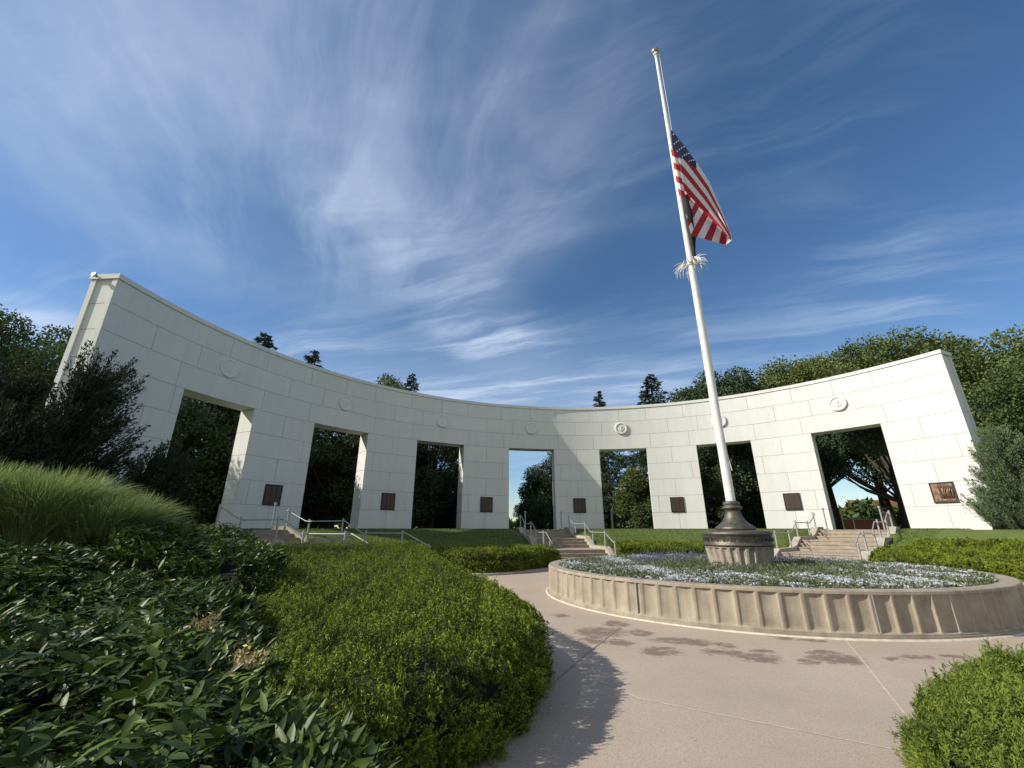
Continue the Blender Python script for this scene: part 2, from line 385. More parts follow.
# ------------------------------------------------------------------ stairs, cheek walls, handrails
def zb(r):
    xs = [0, 9.2, 10.15, 12.15, 13.1, 15.1, 16.05, 40]; zs = [0, 0, .467, .467, .933, .933, 1.4, 1.4]
    return float(np.interp(r, xs, zs))
RISERS = [9.4+d for d in (0,.35,.7)]+[12.35+d for d in (0,.35,.7)]+[15.3+d for d in (0,.35,.7)]
where = {0: 'left', 1: 'middle', 2: 'right'}
for k, s in enumerate(STAIRS):
    h = 1.4/9
    w = 'below the %s doorway of the curved wall' % {0: 'leftmost', 1: 'central', 2: 'rightmost'}[k]
    t = thing('outdoor_stairs', P(s, 9.4, 0), 'tan concrete steps '+w, 'stairs')
    mb = MB()
    for i, r0 in enumerate(RISERS):
        z1 = h*(i+1); re = RISERS[i+1] if i < 8 else 19.85
        zlow = -.1 if i == 0 else h*i-.02
        T = lambda x, y, z: P(s, y, z, x)
        mb.box((0, (r0+16.7)/2 if i < 8 else (r0+re)/2, (zlow+z1-.05)/2), (2.90-.002*i, (16.7-r0) if i < 8 else (re-r0), z1-.05-zlow), T)
        mb.box((0, (r0+re)/2-.012, z1-.025+.0), (2.898, re-r0+.026, .048), T)
    mb.build('steps', M['step'], t)
    for sd in (-1, 1):
        c = MB(); rr = [9.15, 9.3, 10.15, 12.15, 13.1, 15.1, 16.05, 16.9]; n = len(rr)
        x0, x1 = sd*1.453, sd*1.75
        v = [P(s, r, zb(r)+(.14 if r > 9.2 else .08), x) for x in (x0, x1) for r in rr]+[P(s, r, -.1, x) for x in (x0, x1) for r in rr]
        f = [(i, i+1, n+i+1, n+i) for i in range(n-1)]+[(2*n+i, 2*n+i+1, i+1, i) for i in range(n-1)]+[(3*n+i, 3*n+i+1, n+i+1, n+i) for i in range(n-1)]+[(0,n,3*n,2*n),(n-1,2*n-1,4*n-1,3*n-1)]
        c.add(v, f); c.build('cheek_wall', M['cheek'], t)
    for sd in (-1, 1):
        rl = thing('handrail', P(s, 12.5, zb(12.5), sd*1.3), 'galvanised handrail down the %s side of the %s steps' % ('left' if sd < 0 else 'right', {0:'leftmost',1:'central',2:'rightmost'}[k]), 'handrail', 'handrails beside the memorial steps')
        posts = [9.15, 10.35, 12.05, 13.25, 15.0, 16.2]
        H_ = .80; lat = sd*1.60 if True else 0
        for r in posts:
            p = MB(); p.tube([P(s, r, zb(r)+.1, lat), P(s, r, zb(r)+H_+.10, lat)], .038, 10)
            p.tube([P(s, r, zb(r)+.14, lat), P(s, r, zb(r)+.155, lat)], .075, 10); p.build('post', M['galv'], rl)
        m_ = MB(); zz = lambda r: zb(r)+H_
        m_.tube([P(s, r, zz(r), lat-sd*.075) for r in (9.05, 10.15, 12.15, 13.1, 15.1, 16.25)], .024, 8)
        for r in posts: m_.tube([P(s, r, zz(r)-.0, lat), P(s, r, zz(r)-.0, lat-sd*.075)], .014, 6)
        m_.build('rail', M['galv'], rl)
        if k != 0 or sd > 0:
            q = MB(); q.tube([P(s, 16.6, 1.4, sd*1.2), P(s, 16.6, 2.45, sd*1.2)], .035, 10); q.tube([P(s,16.6,2.43,sd*1.2), P(s,16.6,2.52,sd*1.2)], .06, 10); q.build('newel_post', M['galv'], rl)

# ------------------------------------------------------------------ planter and flagpole
PX, PY = 5.33, 10.87
def planter():
    root = thing('round_planter', (PX,PY,0), 'low round fluted tan concrete planter around the flagpole', 'planter')
    NR = 98; per = 14; n = NR*per
    th = np.arange(n)/n*2*pi; u = (np.arange(n) % per)/per
    
    fl = np.where(u < .14, 0, np.sin(np.clip((u-.14)/.86, 0, 1)*pi)**.45)
    rows = [(0.0,0,.03),(.0,0,.03),(.055,0,.03),(.056,0,.012),(.075,.0,.012),(.10,.8,0),(.13,1,0),(.525,1,0),(.545,.85,0),(.555,.0,0),(.56,0,0),(.59,0,-.003),(.602,0,-.015)]
    R0 = 4.45; V = []
    jog = np.zeros(n)
    for z, a, off in rows:
        rr = R0+off-.040*a*fl
        V.append(np.stack([PX+rr*np.cos(th), PY+rr*np.sin(th), np.full(n, z)], 1))
    for rr, z in ((R0-.24,.602),(R0-.255,.59),(R0-.255,.42)):
        V.append(np.stack([PX+rr*np.cos(th), PY+rr*np.sin(th), np.full(n, z)], 1))
    V = np.concatenate(V); nr = len(rows)+3; idx = np.arange(n)
    F = np.concatenate([np.stack([i*n+idx, i*n+(idx+1)%n, (i+1)*n+(idx+1)%n, (i+1)*n+idx], 1) for i in range(nr-1)])
    link('fluted_wall', raw('fluted_wall', V, F, False), M['concrete'], root)
    for a in (-137, -95, 30, 150):      # expansion joints
        s = MB(); a = rad(a); T = lambda x, y, z: (PX+cos(a)*y-sin(a)*x, PY+sin(a)*y+cos(a)*x, z)
        s.box((0,4.416,.315), (.014,.074,.50), T)
        s.box((0,4.32,.604), (.012,.20,.006), T)
        s.build('expansion_joint', M['mortar'], root)
    s = MB(); s.lathe([(4.475,.009),(4.477,.028),(4.520,.026),(4.535,.009)], (PX,PY), 128); s.build('caulk_line', M['caulk'], root)
    s = MB(); s.lathe([(4.20,.46),(3,.50),(1.5,.56),(.0,.58)], (PX,PY), 64); s.build('planter_soil', M['soil'], root)
planter()

FX, FY = 5.42, 10.85
def flagpole():
    root = thing('flagpole', (FX,FY,.5), 'tall white flagpole on a dark bronze bell base and fluted stone plinth', 'flagpole')
    NR = 24; per = 12; n = NR*per; th = np.arange(n)/n*2*pi; u = (np.arange(n) % per)/per
    fl = np.where(u < .3, 0, np.sin(np.clip((u-.3)/.7, 0, 1)*pi)**.7); V = []
    for z, a in ((.35,1),(.98,1),(1.0,.2),(1.02,0),(1.06,0)):
        rr = .64+.10*(z-.35)/.7-.05*a*fl
        V.append(np.stack([FX+rr*np.cos(th), FY+rr*np.sin(th), np.full(n, z)], 1))
    V = np.concatenate(V); idx = np.arange(n)
    F = np.concatenate([np.stack([i*n+idx, i*n+(idx+1)%n, (i+1)*n+(idx+1)%n, (i+1)*n+idx], 1) for i in range(4)])
    link('plinth', raw('plinth', V, F, False), M['plinth'], root)
    s = MB(); s.lathe([(.60,1.0),(.745,1.03),(.77,1.05),(.77,1.08),(.745,1.10),(.745,1.27),(.77,1.29),(.77,1.32),(.745,1.36),(.66,1.385),(.45,1.39)], (FX,FY), 64)
    b = s.build('bronze_band', M['bronze'], root)
    s = MB()
    for j in range(60):
        a = 2*pi*j/60; T = lambda x, y, z: (FX+cos(a)*y-sin(a)*x, FY+sin(a)*y+cos(a)*x, z)
        hh = .085; s.box((-.016,.756,1.185), (.011,.014,hh), T)
        if j % 3 != 0: s.box((.010,.756,1.185+hh/2-.008), (.03,.012,.012), T)
        if j % 2: s.box((.012,.756,1.185-hh/2+.008), (.03,.012,.012), T)
        if j % 4: s.box((.018,.7565,1.185), (.010,.012,.05), T)
    s.build('raised_ornament', M['bronze'], b)
    s = MB(); s.lathe([(.43,1.385),(.45,1.41),(.45,1.44),(.41,1.475),(.33,1.53),(.26,1.60),(.205,1.69),(.175,1.80),(.17,1.86),(.215,1.88),(.235,1.91),(.215,1.94),(.175,1.955),(.18,1.98),(.195,2.0),(.185,2.03),(.15,2.06),(.10,2.07)], (FX,FY), 48)
    s.build('bell_base', M['bronze'], root)
    top = np.array([5.335, 10.87, 18.05]); bot = np.array([FX,FY,2.0])
    s = MB(); ts = [0,.06,.3,.5,.55,.75,.97,1]; rs = [.112,.110,.098,.086,.083,.066,.048,.046]
    s.tube([bot+(top-bot)*t for t in ts], rs, 20); s.build('shaft', M['white'], root)
    s = MB(); s.tube([top, top+[0,0,.08]], .085, 16)
    s.tube([top+[0.05,0,.02], top+[.16,0,.02]], .03, 8)
    s.build('truck', M['white'], root)
    s = MB(); s.lathe([(.0,.05)]+[(.135*sin(a), .20-.135*cos(a)) for a in np.linspace(.25,pi,12)], (top[0], top[1]), 20)
    for i, v in enumerate(s.v): s.v[i] = (v[0], v[1], v[2]+top[2])
    s.build('finial_ball', M['gold'], root)
    at = lambda z: bot+(top-bot)*((z-2)/(16.05))
    s = MB(); s.tube([top+[.12,-.02,.0]]+[at(z)+[.085+.012*sin(z*1.3),-.06,0] for z in np.arange(16.5,3,-1.2)]+[at(2.8)+[.1,-.12,0]], .008, 6)
    s.build('halyard', M['rope'], root)
    s = MB(); c = at(8.95)
    s.tube([c+[0,0,-.06], c+[0,0,.0], c+[0,0,.05]], [.12,.15,.12], 16)
    for j in range(60):
        a = random.uniform(0, 2*pi); d = np.array([cos(a), sin(a), 0]); l = random.uniform(.12,.36); dr = random.uniform(.05,.42); e = random.uniform(.02,.10)
        s.tube([c+d*.16, c+d*(.16+l*.4)+[0,0,e], c+d*(.16+l*.85)+[0,0,e-dr*.5], c+d*(.18+l)+[random.uniform(-.06,.06),0,e-dr]], [.008,.010,.008,.005], 5, cap=False)
    s.build('frayed_cord_collar', M['rope'], root)
    return at
AT = flagpole()

def unp(px, py, fw):
    t = rad(19); X = (px-512)/423; Y = (384-py)/423
    b = cos(t)-Y*sin(t); c = sin(t)+Y*cos(t); s = fw/b
    return np.array([X*s, fw, 1.4+c*s])
def flag():
    FYW = 10.72
    A = lambda a, b, t: np.array(a)*(1-t)+np.array(b)*t
    nu, ns, sub = 60, 13, 4
    verts, faces, mi = [], [], []
    def edge(pts, t):
        pts = np.array(pts, float); d = np.r_[0, np.cumsum(np.hypot(*(pts[1:]-pts[:-1]).T))]; d /= d[-1]
        return np.array([np.interp(t, d, pts[:,0]), np.interp(t, d, pts[:,1])])
    # main hanging sheet: outer (top) edge and the fold line
    E0 = [(670.5,129),(684,145),(697,163),(709,181),(720,206),(729,228),(732,238)]
    E1 = [(678,186),(686,192),(696,203),(708,216),(720,228),(731,241)]
    rows = 6
    nv = rows*sub+1
    def patch(fu, nrows, matf, depth):
        o = len(verts)
        for i in range(nrows+1):
            for j in range(nu+1):
                p = fu(j/nu, i/nrows); y = FYW+depth(j/nu, i/nrows)
                verts.append(unp(p[0], p[1], y))
        for i in range(nrows):
            for j in range(nu):
                faces.append((o+i*(nu+1)+j, o+i*(nu+1)+j+1, o+(i+1)*(nu+1)+j+1, o+(i+1)*(nu+1)+j)); mi.append(matf((j+.5)/nu, (i+.5)/nrows))
    hoist = [(670.5,129),(673,150),(676,170),(678,186)]
    def fA(u, w):
        a = edge(E0, u); b = edge(E1, u); w2 = w
        p = a*(1-w2)+b*w2
        if u < .25: h = edge(hoist, w); p = p*(u/.25)+(h+(edge(E1,u)-edge(E1,0))*w+(edge(E0,u)-edge(E0,0))*(1-w))*(1-u/.25)
        return p
    def mA(u, w):
        s = int(w*rows)
        if u < .33 and w < .46-.85*u: return 2
        return 1 if s % 2 == 0 else 0
    patch(fA, rows*sub, lambda u, w: mA(u, w), lambda u, w: -.10*sin(u*7+w*2)*(.3+u)-.12*w*sin(u*3.1)+.05*sin(w*14)*u)
    # lower part folded back under the sheet, its stripes hanging nearly straight down
    E2 = [(679,190),(684,208),(688,224),(691.5,236),(703,238.5),(715,242),(726,245),(732,240)]
    E1b = [(677,183),(686,189),(696,199),(708,212),(720,224),(731,237)]
    def fB(u, w): return edge(E1b, u)*(1-w)+edge(E2, u)*w
    patch(fB, 16, lambda u, w: 0 if int(u*12) % 2 == 0 else 1, lambda u, w: -.02+.22*w*sin(u*8+1)*.5+.10*sin(w*3.1))
    # narrow return of the cloth wrapped round the pole side
    def fC(u, w): return np.array([670.5+u*6.5+w*8.5, 0])+np.array([0, 149+w*46+u*3])
    patch(fC, 21, lambda u, w: 0 if int(w*7) % 2 == 0 else 1, lambda u, w: -.10-.10*sin(u*pi))
    me = raw('national_flag', verts, faces, True, mi)
    o = link('national_flag', me, [M['fred'], M['fwhite'], M['fblue']])
    cen = np.array([v.co for v in me.vertices]).mean(0)
    import mathutils
    me.transform(mathutils.Matrix.Translation([-x for x in cen])); o.location = cen
    setp(o, 'red white and blue striped flag with white stars drooping at half mast on the pole', 'flag')
    s = MB()
    for r_ in range(6):
        for c_ in range(5):
            u = .03+c_*.066+(.033 if r_ % 2 else 0); w = .045+r_*.085
            if u > .31 or w > .42-.85*u: continue
            p = fA(u, w); y = FYW-.10*sin(u*7+w*2)*(.3+u)-.12*w*sin(u*3.1)+.05*sin(w*14)*u-.025
            pts = []
            for q in range(10):
                rr = 1.1 if q % 2 == 0 else .5; a = pi/2+q*pi/5
                pts.append(unp(p[0]+rr*cos(a), p[1]-rr*sin(a), y))
            c0 = len(s.v); s.add(pts, [tuple(range(10))])
    s.build('stars', M['fwhite'], o)
    # second, black flag furled along the pole
    s = MB(); n = 10; prof = [(682,193,.03),(685,203,.10),(687.5,215,.14),(689.5,228,.13),(691.5,240,.10),(692.5,250,.07),(693.5,262,.05)]
    pts, rs = [], []
    for x, y, r in prof: pts.append(unp(x, y, 10.80)+np.array([.02,0,0])); rs.append(r)
    s.tube(pts, rs, 14)
    for i, v in enumerate(s.v):
        a = (v[2]*3.1+v[0]*40); s.v[i] = (v[0]+.015*sin(a), v[1]+.02*cos(a), v[2])
    o = s.build('furled_flag', M['fblack']); setp(o, 'furled black flag hanging limp along the pole below the striped flag', 'flag')
flag()

# ------------------------------------------------------------------ foliage machinery
def unit(a): return a/(np.linalg.norm(a, axis=-1, keepdims=True)+1e-9)
def wob(p, s=1.0, seed=0):
    x, y, z = p[...,0]*s, p[...,1]*s, p[...,2]*s
    return (np.sin(1.7*x+2.3*y+seed)+np.sin(2.9*y-1.3*x+1.9*z+2*seed)+np.sin(3.7*z+2.1*x+.7*seed)+.6*np.sin(5.3*x+4.7*y-3.1*z+seed)+.6*np.sin(7.9*x-6.1*y+4.3*z))/4.2
def leaves(name, pos, d, size, width, tint, curl=0, rs=RS):
    """rhombic leaves: one folded quad each"""
    n = len(pos); d = unit(d); rnd = rs.normal(size=(n,3)); sd = unit(np.cross(d, rnd)); up = np.cross(sd, d)
    size = np.broadcast_to(size, (n,))[:,None]; width = np.broadcast_to(width, (n,))[:,None]
    V = np.stack([pos, pos+d*size*.45+sd*width*.5+up*size*.06, pos+d*size-up*size*curl, pos+d*size*.45-sd*width*.5+up*size*.06], 1).reshape(-1,3)
    F = np.arange(4*n).reshape(n,4)
    return raw(name, V, F, False, None, tint)
def bigleaves(name, pos, d, size, width, tint, rs=RS):
    """broad folded leaves, 8 vertices each"""
    n = len(pos); d = unit(d); ref = np.tile([0,0,1.], (n,1))+rs.normal(size=(n,3))*.35; sd = unit(np.cross(d, ref)); up = unit(np.cross(sd, d))
    L = size[:,None]; W = width[:,None]*.5; c = rs.uniform(.0,.35,(n,1))
    pt = lambda t, w, h: pos+d*L*t*(1-.1*c)+sd*W*w+up*(h*W-c*L*t*t)
    V = np.stack([pt(0,0,0), pt(.3,.85,.25), pt(.3,0,0), pt(.3,-.85,.25), pt(.65,.8,.25), pt(.65,0,0), pt(.65,-.8,.25), pt(1,0,0)], 1).reshape(-1,3)
    b = (np.arange(n)*8)[:,None,None]
    F = (np.array([[0,2,1,1],[0,3,2,2],[1,2,5,4],[2,3,6,5],[4,5,7,7],[5,6,7,7]])[None]+b)
    # split quads / tris
    q = F[:,[2,3]].reshape(-1,4); t = F[:,[0,1,4,5],:3].reshape(-1,3)
    me = D.meshes.new(name); V = V.astype(np.float32)
    me.vertices.add(len(V)); me.vertices.foreach_set('co', V.ravel())
    nl = q.size+t.size; me.loops.add(nl); me.loops.foreach_set('vertex_index', np.r_[q.ravel(), t.ravel()].astype(np.int32))
    npoly = len(q)+len(t); me.polygons.add(npoly)
    me.polygons.foreach_set('loop_start', np.r_[np.arange(len(q))*4, q.size+np.arange(len(t))*3].astype(np.int32))
    me.update(calc_edges=True); me.polygons.foreach_set('use_smooth', np.ones(npoly, bool))
    a = me.attributes.new('tint', 'FLOAT', 'FACE'); a.data.foreach_set('value', np.r_[np.repeat(tint,2), np.repeat(tint,4)].astype(np.float32))
    me.validate(); return me
def catmull(pts, n=12):
    pts = [np.array(p, float) for p in pts]; k = len(pts); out = []
    for i in range(k):
        p0, p1, p2, p3 = pts[i-1], pts[i], pts[(i+1)%k], pts[(i+2)%k]
        for j in range(n):
            t = j/n; out.append(.5*((2*p1)+(-p0+p2)*t+(2*p0-5*p1+4*p2-p3)*t*t+(-p0+3*p1-3*p2+p3)*t**3))
    return np.array(out)
def polyinfo(poly, q):
    """signed distance (inside positive) and outward normal"""
    a = poly; b = np.roll(poly, -1, 0); best = np.full(len(q), 1e9); nn = np.zeros((len(q),2)); ins = np.zeros(len(q), bool)
    for i in range(len(a)):
        e = b[i]-a[i]; w = q-a[i]; t = np.clip((w@e)/(e@e+1e-12), 0, 1); dv = w-t[:,None]*e; dd = np.hypot(dv[:,0], dv[:,1])
        m = dd < best; best[m] = dd[m]; nn[m] = -dv[m]/(dd[m][:,None]+1e-9)
        c = ((a[i,1] > q[:,1]) != (b[i,1] > q[:,1])) & (q[:,0] < (b[i,0]-a[i,0])*(q[:,1]-a[i,1])/(b[i,1]-a[i,1]+1e-12)+a[i,0]); ins ^= c
    return np.where(ins, best, -best), nn
def hedge_points(poly, hfun, zbase, N, rs, round_=.22, bump=.05, bs=3., seed=0):
    """points and normals over a rounded clipped mass; N = total"""
    mn, mx = poly.min(0), poly.max(0)
    area = .5*abs(np.sum(poly[:,0]*np.roll(poly[:,1],-1)-poly[:,1]*np.roll(poly[:,0],-1)))
    seg = np.hypot(*(np.roll(poly,-1,0)-poly).T); per = seg.sum()
    hm = float(np.mean(hfun(poly[:,0], poly[:,1])))
    Nt = int(N*area/(area+per*hm)); Ns = N-Nt
    q = rs.uniform(mn, mx, (int(Nt*((mx-mn).prod()/area)*1.02)+10, 2)); d, nn = polyinfo(poly, q); k = d > 0; q, d, nn = q[k], d[k], nn[k]
    for _ in range(2): k = (d < round_*.45); q = np.r_[q, q[k]+rs.normal(size=(k.sum(),2))*.01]; d = np.r_[d, np.clip(d[k]*rs.uniform(.3,1.3,k.sum()), .001, None)]; nn = np.r_[nn, nn[k]]
    h = hfun(q[:,0], q[:,1]); t = np.clip(d/round_, 0, 1); drop = round_*(1-np.sqrt(1-(1-t)**2))
    z = zbase(q[:,0], q[:,1])+h-drop
    nz = np.where(t < 1, t, 1); nr = np.sqrt(np.clip(1-nz**2, 0, 1)); Nn = np.c_[nn*nr[:,None]*-1*-1, nz]
    # outward = towards the boundary
    Nn[:,:2] = -nn*nr[:,None]*-1 if False else -nn*nr[:,None]
    Pt = np.c_[q, z]
    s = rs.choice(len(poly), Ns, p=seg/per); tt = rs.uniform(size=Ns)[:,None]; a = poly[s]; b = np.roll(poly,-1,0)[s]; e = unit(b-a)
    orient = 1 if np.sum(poly[:,0]*np.roll(poly[:,1],-1)-poly[:,1]*np.roll(poly[:,0],-1)) > 0 else -1
    on = np.c_[e[:,1], -e[:,0]]*orient; q2 = a+(b-a)*tt; h2 = hfun(q2[:,0], q2[:,1]); zz = zbase(q2[:,0], q2[:,1])+rs.uniform(.02, 1, Ns)*(h2-round_)
    Ps = np.c_[q2, zz]; Nsd = np.c_[on, np.full(Ns, .15)]
    Pa = np.r_[Pt, Ps]; Na = unit(np.r_[Nn, Nsd])
    return Pa+Na*(wob(Pa, bs, seed)[:,None]*bump), Na
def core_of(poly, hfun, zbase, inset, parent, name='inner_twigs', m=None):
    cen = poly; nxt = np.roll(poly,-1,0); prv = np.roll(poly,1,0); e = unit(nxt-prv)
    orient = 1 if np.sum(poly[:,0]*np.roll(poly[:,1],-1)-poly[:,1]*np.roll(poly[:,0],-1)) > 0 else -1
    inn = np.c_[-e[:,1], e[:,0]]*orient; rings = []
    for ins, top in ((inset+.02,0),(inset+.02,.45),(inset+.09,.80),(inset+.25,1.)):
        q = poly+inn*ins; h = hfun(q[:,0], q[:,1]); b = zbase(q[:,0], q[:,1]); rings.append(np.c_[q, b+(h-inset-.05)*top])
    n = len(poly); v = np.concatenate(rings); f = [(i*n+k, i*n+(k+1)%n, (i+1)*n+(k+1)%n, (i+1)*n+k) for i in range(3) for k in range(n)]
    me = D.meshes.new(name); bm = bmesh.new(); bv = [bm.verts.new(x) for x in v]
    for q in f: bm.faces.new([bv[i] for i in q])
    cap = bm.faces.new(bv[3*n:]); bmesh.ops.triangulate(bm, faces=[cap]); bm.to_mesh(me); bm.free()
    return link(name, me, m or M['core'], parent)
def sprigs(name, Pa, Na, per, ll, lw, spread, reach, m, parent, tintf, rs, upb=.4, depth=.05):
    n = len(Pa); base = Pa-Na*rs.uniform(-depth*.6, depth*1.4, (n,1)); tuft = rs.normal(size=(n,1))*.20
    ax = unit(Na+rs.normal(size=(n,3))*.45+np.array([0,0,upb])); L = rs.uniform(.6,1.3,(n,1))*reach
    k = rs.uniform(0, 1, (n,per,1)); pos = base[:,None]+ax[:,None]*L[:,None]*k
    dirs = ax[:,None]*.75+unit(rs.normal(size=(n,per,3)))*spread
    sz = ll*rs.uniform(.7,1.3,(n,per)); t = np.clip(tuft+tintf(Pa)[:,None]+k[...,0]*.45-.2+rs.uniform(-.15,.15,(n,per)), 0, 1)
    me = leaves(name, pos.reshape(-1,3), dirs.reshape(-1,3), sz.ravel(), lw*sz.ravel()/ll, t.ravel(), rs=rs)
    return link(name, me, m, parent)
Z0 = lambda x, y: np.zeros_like(x)
def gz(x, y):
    r = np.hypot(x-CX, y-CY); th = np.degrees(np.arctan2(x-CX, y-CY))
    return np.array([ground_z(a, b) for a, b in zip(r, th)])

def hedge(name, pts, h, label, N, per=10, ll=.03, lw=.007, reach=.07, m='yew', zbase=Z0, group=None, seed=1, round_=.2, bump=.05, cat='hedge', hfun=None, spread=.7, sub=8, bias=.35, near=None, upb=.4, bs=3.):
    rs = np.random.RandomState(seed); poly = catmull(pts, sub); c = poly.mean(0)
    hf = hfun or (lambda x, y: np.full_like(x, h))
    t = thing(name, (c[0], c[1], float(zbase(np.array([c[0]]), np.array([c[1]]))[0])), label, cat, group)
    Pa, Na = hedge_points(poly, hf, zbase, N, rs, round_, bump, bs, seed)
    if near:    # keep more sprigs close to the camera
        dd = np.hypot(Pa[:,0], Pa[:,1]); keep = rs.uniform(size=len(dd)) < np.clip((near/dd)**1.3, .12, 1); Pa, Na = Pa[keep], Na[keep]; 
    sc = 1.0
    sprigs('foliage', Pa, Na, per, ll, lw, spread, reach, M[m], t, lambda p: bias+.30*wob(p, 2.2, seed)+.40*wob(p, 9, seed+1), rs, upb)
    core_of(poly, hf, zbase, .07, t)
    s = MB()
    for i in range(6):
        q = c+(poly[rs.randint(len(poly))]-c)*.5; z0 = float(zbase(np.array([q[0]]), np.array([q[1]]))[0])
        s.tube([(q[0],q[1],z0-.02),(q[0]+.03,q[1],z0+h*.5)], [.03,.02], 6)
    s.build('stem', M['bark'], t); return t

# clipped yew beside the walk (near left)
YEW = [(-1.45,1.9),(-.80,2.55),(-.25,3.25),(.12,4.0),(.26,4.8),(.20,5.6),(-.15,6.5),(-.75,7.9),(-1.4,9.6),(-2.0,11.4),(-2.5,12.8),(-4.4,13.0),(-6.6,12.4),(-4.8,8.6),(-2.9,5.4),(-2.0,4.0),(-1.75,2.9)]
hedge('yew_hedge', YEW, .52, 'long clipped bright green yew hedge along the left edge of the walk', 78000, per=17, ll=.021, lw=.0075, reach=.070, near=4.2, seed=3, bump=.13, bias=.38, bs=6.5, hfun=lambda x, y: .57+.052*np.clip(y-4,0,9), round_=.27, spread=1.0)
# spreading yew at the right corner
hedge('yew_shrub', [(2.15,2.2),(2.32,2.85),(2.75,3.2),(3.6,3.3),(4.7,3.4),(5.6,3.0),(5.6,1.6),(4.3,.9),(2.9,1.1)], .58, 'loose feathery green yew shrub at the right corner of the walk', 34000, per=20, ll=.024, lw=.0055, reach=.11, seed=5, bump=.10, m='yewdark', cat='shrub', round_=.35, spread=.7, bias=.45, upb=.6)
# hedge bed left of the central steps
k1 = MB()
bedA = catmull([(-3.2,16.3),(-1.5,14.75),(0.0,15.2),(1.5,17.1),(2.2,18.4),(1.0,19.4),(-1.8,18.6)], 8)
k1.poly([tuple(p) for p in bedA], 0, .07); k1.build('bed_kerb', M['cheek'])['kind'] = 'structure'
hedge('yew_hedge', [(-2.9,16.4),(-1.45,15.05),(-.1,15.5),(1.25,17.2),(1.85,18.2),(.9,19.0),(-1.6,18.3)], .68, 'rounded lime-topped yew hedge in the kerbed bed left of the central steps', 12000, per=9, ll=.05, lw=.013, reach=.11, seed=8, round_=.3, bump=.07)
def arcpoly(t0, t1, r0, r1, n=5): return [P(a, r0, 0)[:2] for a in np.linspace(t0, t1, n)]+[P(a, r1, 0)[:2] for a in np.linspace(t1, t0, n)]
hedge('yew_hedge', arcpoly(.5, 36, 9.6, 10.8, 9), .52, 'low curved yew hedge behind the planter between the central and rightmost steps', 11000, per=8, ll=.06, lw=.016, reach=.11, seed=9, zbase=gz, bump=.06, sub=4)
hedge('yew_hedge', arcpoly(60, 96, 9.7, 11.2, 9), .36, 'low yew hedge right of the rightmost steps, the nearer of two rows', 11000, per=8, ll=.06, lw=.016, reach=.12, seed=10, zbase=gz, bump=.1, sub=4)
hedge('yew_hedge', arcpoly(63, 92, 11.9, 13.0, 9), .28, 'low yew hedge right of the rightmost steps, the farther of two rows', 8000, per=8, ll=.06, lw=.016, reach=.12, seed=12, zbase=gz, bump=.1, sub=4)

# planting mound under the left beds
def mound_z(x, y):
    x = np.asarray(x, float); y = np.asarray(y, float)
    a = np.clip((-x-1.4-.25*y)/4.5, 0, 1); b = np.clip((y+1)/5, 0, 1)
    return .62*(a*a*(3-2*a))*b
def mound():
    xs = np.arange(-15, 0.1, .5); ys = np.arange(-3, 14, .5); v = []
    for x in xs:
        for y in ys:
            e = min(1, (x+15)/3, (14-y)/3, (y+3)/2); v.append((x, y, float(mound_z(x,y))*max(0,e)+.02*(max(0, e) > 0)-.01+float(gz(np.array([x]),np.array([y]))[0])))
    n = len(ys); f = [(i*n+j, (i+1)*n+j, (i+1)*n+j+1, i*n+j+1) for i in range(len(xs)-1) for j in range(n-1)]
    # keep only faces under the beds, left of the yew
    lim = lambda y: np.interp(y, [-3,1.3,3.1,5.1,8.4,11.4,14], [-.9,-.8,-1.2,-2.3,-4.4,-6.1,-7])
    f = [q for q in f if v[q[0]][0] < lim(v[q[0]][1])-.1]
    link('planting_bed_soil', raw('soil', v, f, True), M['soil'])['kind'] = 'structure'
mound()
